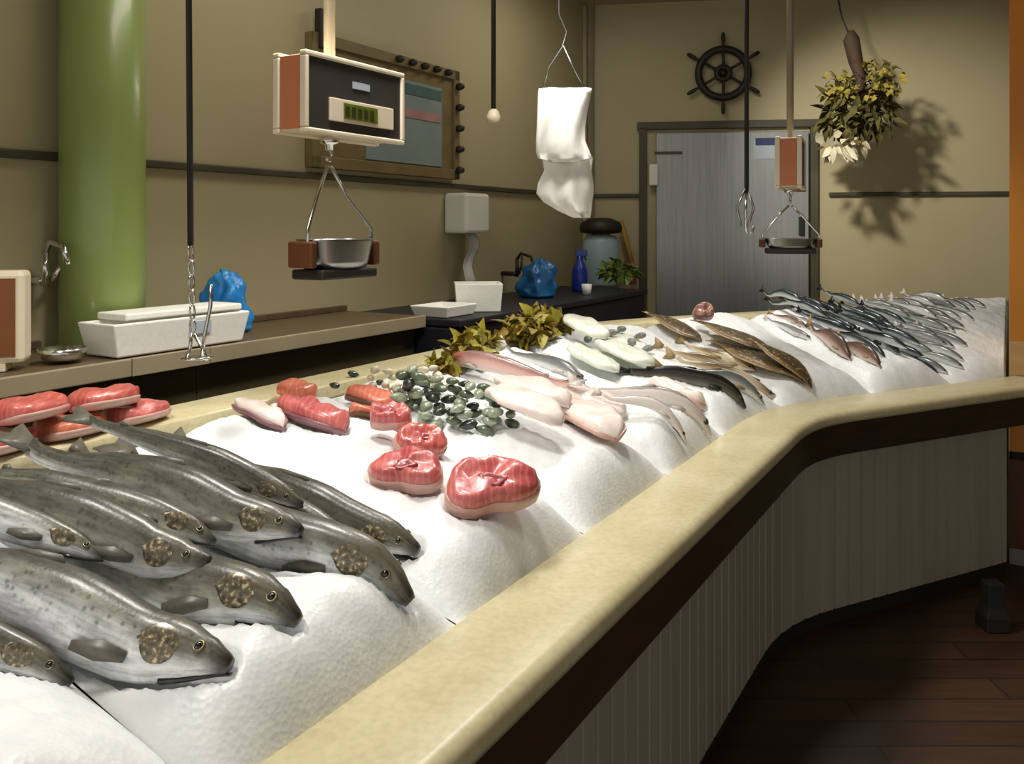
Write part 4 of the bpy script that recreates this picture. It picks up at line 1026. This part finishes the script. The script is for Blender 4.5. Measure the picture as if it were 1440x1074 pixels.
# hake row
def hake(h, t, label, **k):
    a = dict(kind='slim', skin='hake_skin', name='hake', fin='fin_pale', n=16, cat='fish'); a.update(k); kind = a.pop('kind'); skin = a.pop('skin'); return fish(h, t, kind, skin, label, **a)
hake((1000, 618), (814, 551), 'long pale hake running from the garnish to the stone edge', roll=-10, sink=.2)
hake((966, 640), (846, 590), 'pale hake with a dark open snout beside the front pink fillets', roll=5, sink=.2, jaw='jaw_dark')
hake((822, 540), (712, 496), 'white silver fish with a dark snout in front of the leaf garnish', skin='silver_skin', roll=0, jaw='jaw_dark', sink=.1)
# fourth mound
slab((992, 582), (912, 550), .075, .055, 'flesh_pale', 'pinkish headless fish piece with a dark cut end in front of the dark brown fish', cat='fish piece', name='fish_piece', maxdz=.05, seed=44, rim='skin_rim', taper=(.9, 1, .95, .8, .5))
fish((1048, 578), (884, 526), 'salmon', 'dark_skin', 'thick dark brown fish lying behind the pink cut piece', roll=-10, fin='fin_black', name='dark_fish', n=16)
for i, (h, t, w_, lb) in enumerate([
    ((870, 540), (800, 505), .16, 'white fillet next to the yellow garnish'),
    ((920, 530), (838, 495), .16, 'white fillet in the middle of the white group behind the dark brown fish'),
    ((850, 505), (800, 472), .15, 'white fillet at the back below the rear ledge'),
    ((906, 498), (850, 470), .15, 'greenish white fillet with grey prawns around it')]):
    slab(h, t, w_, .035, 'flesh_white', lb, seed=60 + i, taper=(.5, .9, 1, .9, .5))
for i, (px, py) in enumerate(((864, 482), (878, 478), (888, 494), (900, 490), (912, 500), (826, 482))):
    shell(px, py, .06, i * .9, 'shrimp_grey', 'small grey prawn on the white fillets', 'prawn', 'grey prawns on white fillets', 'prawn', .5, 300 + i)
for i, (h, t, lb, sk) in enumerate([
    ((1075, 572), (930, 522), 'silver fish with grey back beside the dark brown fish', 'silver_skin'),
    ((1090, 556), (950, 508), 'tan striped fish, nearest of the striped ones to the dark brown fish', 'mullet_skin'),
    ((1070, 538), (935, 492), 'tan striped fish in the middle of the striped ones', 'mullet_skin'),
    ((1062, 524), (962, 486), 'tan striped fish beside the spotted flatfish', 'mullet_skin')]):
    fish(h, t, 'slim', sk, lb, roll=5 * i - 8, fin='fin_tan', name='striped_fish' if sk == 'mullet_skin' else 'silver_fish', n=14, lift=.01 * (i > 1))
for i, (h, t, lb) in enumerate([
    ((1130, 545), (1010, 492), 'brown spotted flatfish second from the stone edge'),
    ((1085, 505), (985, 472), 'brown spotted flatfish behind the front flatfish'),
    ((1142, 562), (1060, 512), 'brown spotted flatfish with its head almost on the stone edge at the counter bend'),
    ((985, 486), (915, 456), 'brown spotted flatfish at the back near the rear ledge')]):
    fish(h, t, 'flat', 'flatfish_skin', lb, cat='fish', name='flatfish', fin='fin_tan', sink=.0, n=20)
steak(990, 470, .055, .07, 66, 0, 'squid_pink', 'shiny brown pink chunk standing up behind the flatfish', rim='skin_rim', seed=5, name='fish_piece', core=False)
# right part
for i, (h, t, kd, sk, lb, fn, nm) in enumerate([
    ((1196, 508), (1140, 464), 'deep', 'bream_skin', 'brown pink bream at the front, left one of the pair', 'fin_tan', 'bream'),
    ((1238, 518), (1180, 482), 'deep', 'bream_skin', 'brown pink bream at the front, right one of the pair', 'fin_tan', 'bream'),
    ((1140, 478), (1080, 452), 'slim', 'silver_skin', 'blue grey silver fish on white ice left of the two bream', 'fin_pale', 'silver_fish'),
    ((1135, 462), (1085, 443), 'slim', 'bream_skin', 'small pinkish fish at the back near the steel door', 'fin_tan', 'small_fish'),
    ((1244, 504), (1172, 464), 'salmon', 'bass_skin', 'dark backed sea bass lying behind the two bream', 'fin_black', 'sea_bass'),
    ((1262, 500), (1196, 456), 'salmon', 'bass_skin', 'sea bass with pale yellow lit flank next to the mackerel', 'fin_black', 'sea_bass')]):
    fish(h, t, kd, sk, lb, roll=12, fin=fn, name=nm, n=14, detail=1, gill=None)
k_ = 0
for row, (t_, s0_, s1_, n_, dt) in enumerate(((.33, 4.52, 4.95, 6, .03), (.47, 4.46, 5.1, 9, .03), (.61, 4.42, 5.3, 12, .03), (.75, 4.38, 5.55, 15, .03), (.89, 4.36, 5.9, 18, .02))):
    for i in range(n_):
        s_ = s0_ + (s1_ - s0_) * i / (n_ - 1) + rq.uniform(-.015, .015); t2 = t_ + rq.uniform(-dt, dt)
        if s_ > s_end_c(t2) - .03 or s_ > s_end_c(t2 + .26) - .03: continue
        front = s_ > 4.74 + .08 * row
        fish((s_, t2), (s_ - rq.uniform(.0, .07), t2 + .27), 'slim', 'mackerel_skin' if not front else 'silver_skin', 'silver blue sardine in the bunch nearest the orange pillar' if front else 'dark striped mackerel in the pile at the back right', 'sardines by the pillar' if front else 'mackerel in the back right pile', roll=rq.uniform(-15, 25), bend=rq.uniform(-.03, .03), fin='fin_black' if not front else 'fin_pale', name='sardine' if front else 'mackerel', n=12, detail=0, maxdz=.1, scale=1.15)
garnish(668, 508, .12, .05, 120, 'lettuce', 'yellow green leaf garnish behind the red fish tail', .055, 5, 'lettuce_dark')
garnish(625, 525, .07, .03, 50, 'lettuce_dark', 'small yellow brown leaf garnish left of the red fish', .045, 6, 'lettuce')
garnish(752, 478, .2, .055, 220, 'lettuce_dark', 'large bushy yellow green garnish at the rear ledge below the dark blue bag', .06, 7, 'lettuce')
# ------------------------------------------------------------------ ice mounds, dented where things lie on them
ICE_LABELS = ['white crushed ice mound in the near left corner of the counter', 'crushed ice mound under the row of dark salmon', 'crushed ice mound holding the red fish steaks', 'crushed ice mound holding the pale pink fillets and green mussels',
              'crushed ice mound under the long hake and dark fish', 'crushed ice mound under the brown spotted flatfish', 'crushed ice mound just past the counter bend beside the flatfish', 'crushed ice mound under the brown pink bream and sea bass', 'crushed ice mound at the right end by the orange pillar under the mackerel']
def CUR_DECK(p):
    s_, t_ = to_st(p.x, p.y); return deck(t_) + .004
def make_ice(i):
    s0, s1 = BND[i], BND[i + 1]; st = .009 if i < 3 else .011
    ns, nt_ = int((s1 - s0) / st), int((T1 - BW - .006) / st); ps = []
    items = [b for b in LAID]
    for a in range(ns + 1):
        for b_ in range(nt_ + 1):
            t = BW + .004 + (T1 - BW - .006) * b_ / nt_
            s1_ = min(s1, s_end_c(t) - .004); s0_ = min(s0, s1_ - .02 * (1 + .3 * (a / ns)))
            s = s0_ + .002 + (s1_ - s0_ - .004) * a / ns
            edge = a in (0, ns) or b_ in (0, nt_)
            ps.append((s, t, deck(t) + .005 if edge else deck(t) + .005 + ice_h(s, t)))
    W_ = [W(s, t, z) for s, t, z in ps]
    lo, hi = aabb(W_)
    near = [x for x in items if x[1].x < hi.x and x[2].x > lo.x and x[1].y < hi.y and x[2].y > lo.y]
    up = Z; r = st * 1.05
    offs = [V((0, 0, 0))] + [V((math.cos(k * math.pi / 3) * r * .5, math.sin(k * math.pi / 3) * r * .5, 0)) for k in range(6)] + [V((math.cos(k * math.pi / 4) * r, math.sin(k * math.pi / 4) * r, 0)) for k in range(8)]
    for p in W_:
        mine = [x for x in near if x[1].x - r < p.x < x[2].x + r and x[1].y - r < p.y < x[2].y + r and x[1].z < p.z + .03]
        if not mine: continue
        z = p.z
        for o_ in offs:
            q = V((p.x + o_.x, p.y + o_.y, .8))
            for x in mine:
                hit = x[0].ray_cast(q, up, 1.0)
                if hit[0] is not None and hit[0].z - .003 < z: z = hit[0].z - .003
        p.z = z
        dk_ = CUR_DECK(p)
        for _ in range(8):
            if p.z <= dk_ or not any(x[0].find_nearest(p, st * .8)[0] is not None for x in mine): break
            p.z -= .006
    mb = MB(); n = nt_ + 1
    for k, p in enumerate(W_): p.z = max(p.z, deck(ps[k][1]) + .004)
    mb.add(W_, [(a * n + b_, (a + 1) * n + b_, (a + 1) * n + b_ + 1, a * n + b_ + 1) for a in range(ns) for b_ in range(nt_)])
    return solo('ice_mound', mb, 'crushed_ice', ICE_LABELS[i], 'ice', None)
for i in range(len(BND) - 1): make_ice(i)
# ------------------------------------------------------------------ orange pillar at the right end
pl = PL; pq = pl + NR * .2 + U * .2
struct('column_2', MB().box(pq + Z * ((1.13 + CEIL) / 2), .2, .18, (CEIL - 1.13) / 2, (NR, U, Z)), 'orange_paint')
struct('trim_5', MB().box(pq + Z * ((.955 + 1.13) / 2), .2, .18, (1.13 - .955) / 2 - .001, (NR, U, Z)), 'tan_wood')
e = empty('end_cabinet', pq, 'orange and brown end panel under the counter at the right edge', 'end panel')
part('orange_board', MB().box(pq + Z * .669, .2, .18, .099, (NR, U, Z)), 'orange_paint', e, False)
part('dark_gap', MB().box(pq + Z * .55, .19, .17, .02, (NR, U, Z)), 'kick_black', e, False)
part('brown_board', MB().box(pq + Z * .305, .2, .18, .225, (NR, U, Z)), 'brown_wood', e, False)
part('plinth', MB().box(pq + Z * .04, .2, .18, .04, (NR, U, Z)), 'grey_plinth', e, False)
q = at(1396, 880, 3.62); q = V((q.x, q.y, 0))
solo('dark_block', MB().loft([[q + V((a, b_, z)) for a, b_ in ((-w, -w), (w, -w), (w, w), (-w, w))] for w, z in ((.05, 0), (.05, .06), (.035, .1), (.035, .2))]), 'kick_black', 'small dark block standing on the floor by the orange end panel', 'block', smooth=False, bevel=.006, origin=q)
# ------------------------------------------------------------------ light
def lamp(kind, name, loc, energy, col=(1, .95, .86), **k):
    l = bpy.data.lights.new(name, kind); l.energy = energy; l.color = col
    for a, b_ in k.items(): setattr(l, a, b_)
    o = bpy.data.objects.new(name, l); o.location = loc; COL.objects.link(o); return o
for i, s in enumerate((.5, 1.7, 2.9, 4.2)):
    p = W(s, .82); lamp('SPOT', 'counter_lamp', (p.x, p.y, 2.85), 60, (1, .965, .9), spot_size=R(116), spot_blend=.6, shadow_soft_size=.16)
sp = lamp('SPOT', 'wall_lamp', V((1.0, 4.35, 3.46)), 270, (1, .95, .86), spot_size=R(56), spot_blend=.9, shadow_soft_size=.09)
tgt = on_back(1310, 290); sp.rotation_euler = (tgt - sp.location).to_track_quat('-Z', 'Y').to_euler()
for p_ in (CORNER + NR * .95 - U * 1.6, CORNER + NR * .95 - U * 4.0):
    lamp('AREA', 'wall_fill', (p_.x, p_.y, CEIL - .05), 9, (1, .94, .82), shape='RECTANGLE', size=.3, size_y=1.2)  # unseen fill light, added to brighten the walls
w = bpy.data.worlds.new('world'); scn.world = w; w.use_nodes = True
w.node_tree.nodes['Background'].inputs['Color'].default_value = (1, .97, .93, 1); w.node_tree.nodes['Background'].inputs['Strength'].default_value = .5
scn.view_settings.view_transform = 'Standard'; scn.view_settings.look = 'None'; scn.view_settings.gamma = 1; scn.view_settings.exposure = .4
scn.view_settings.use_curve_mapping = False
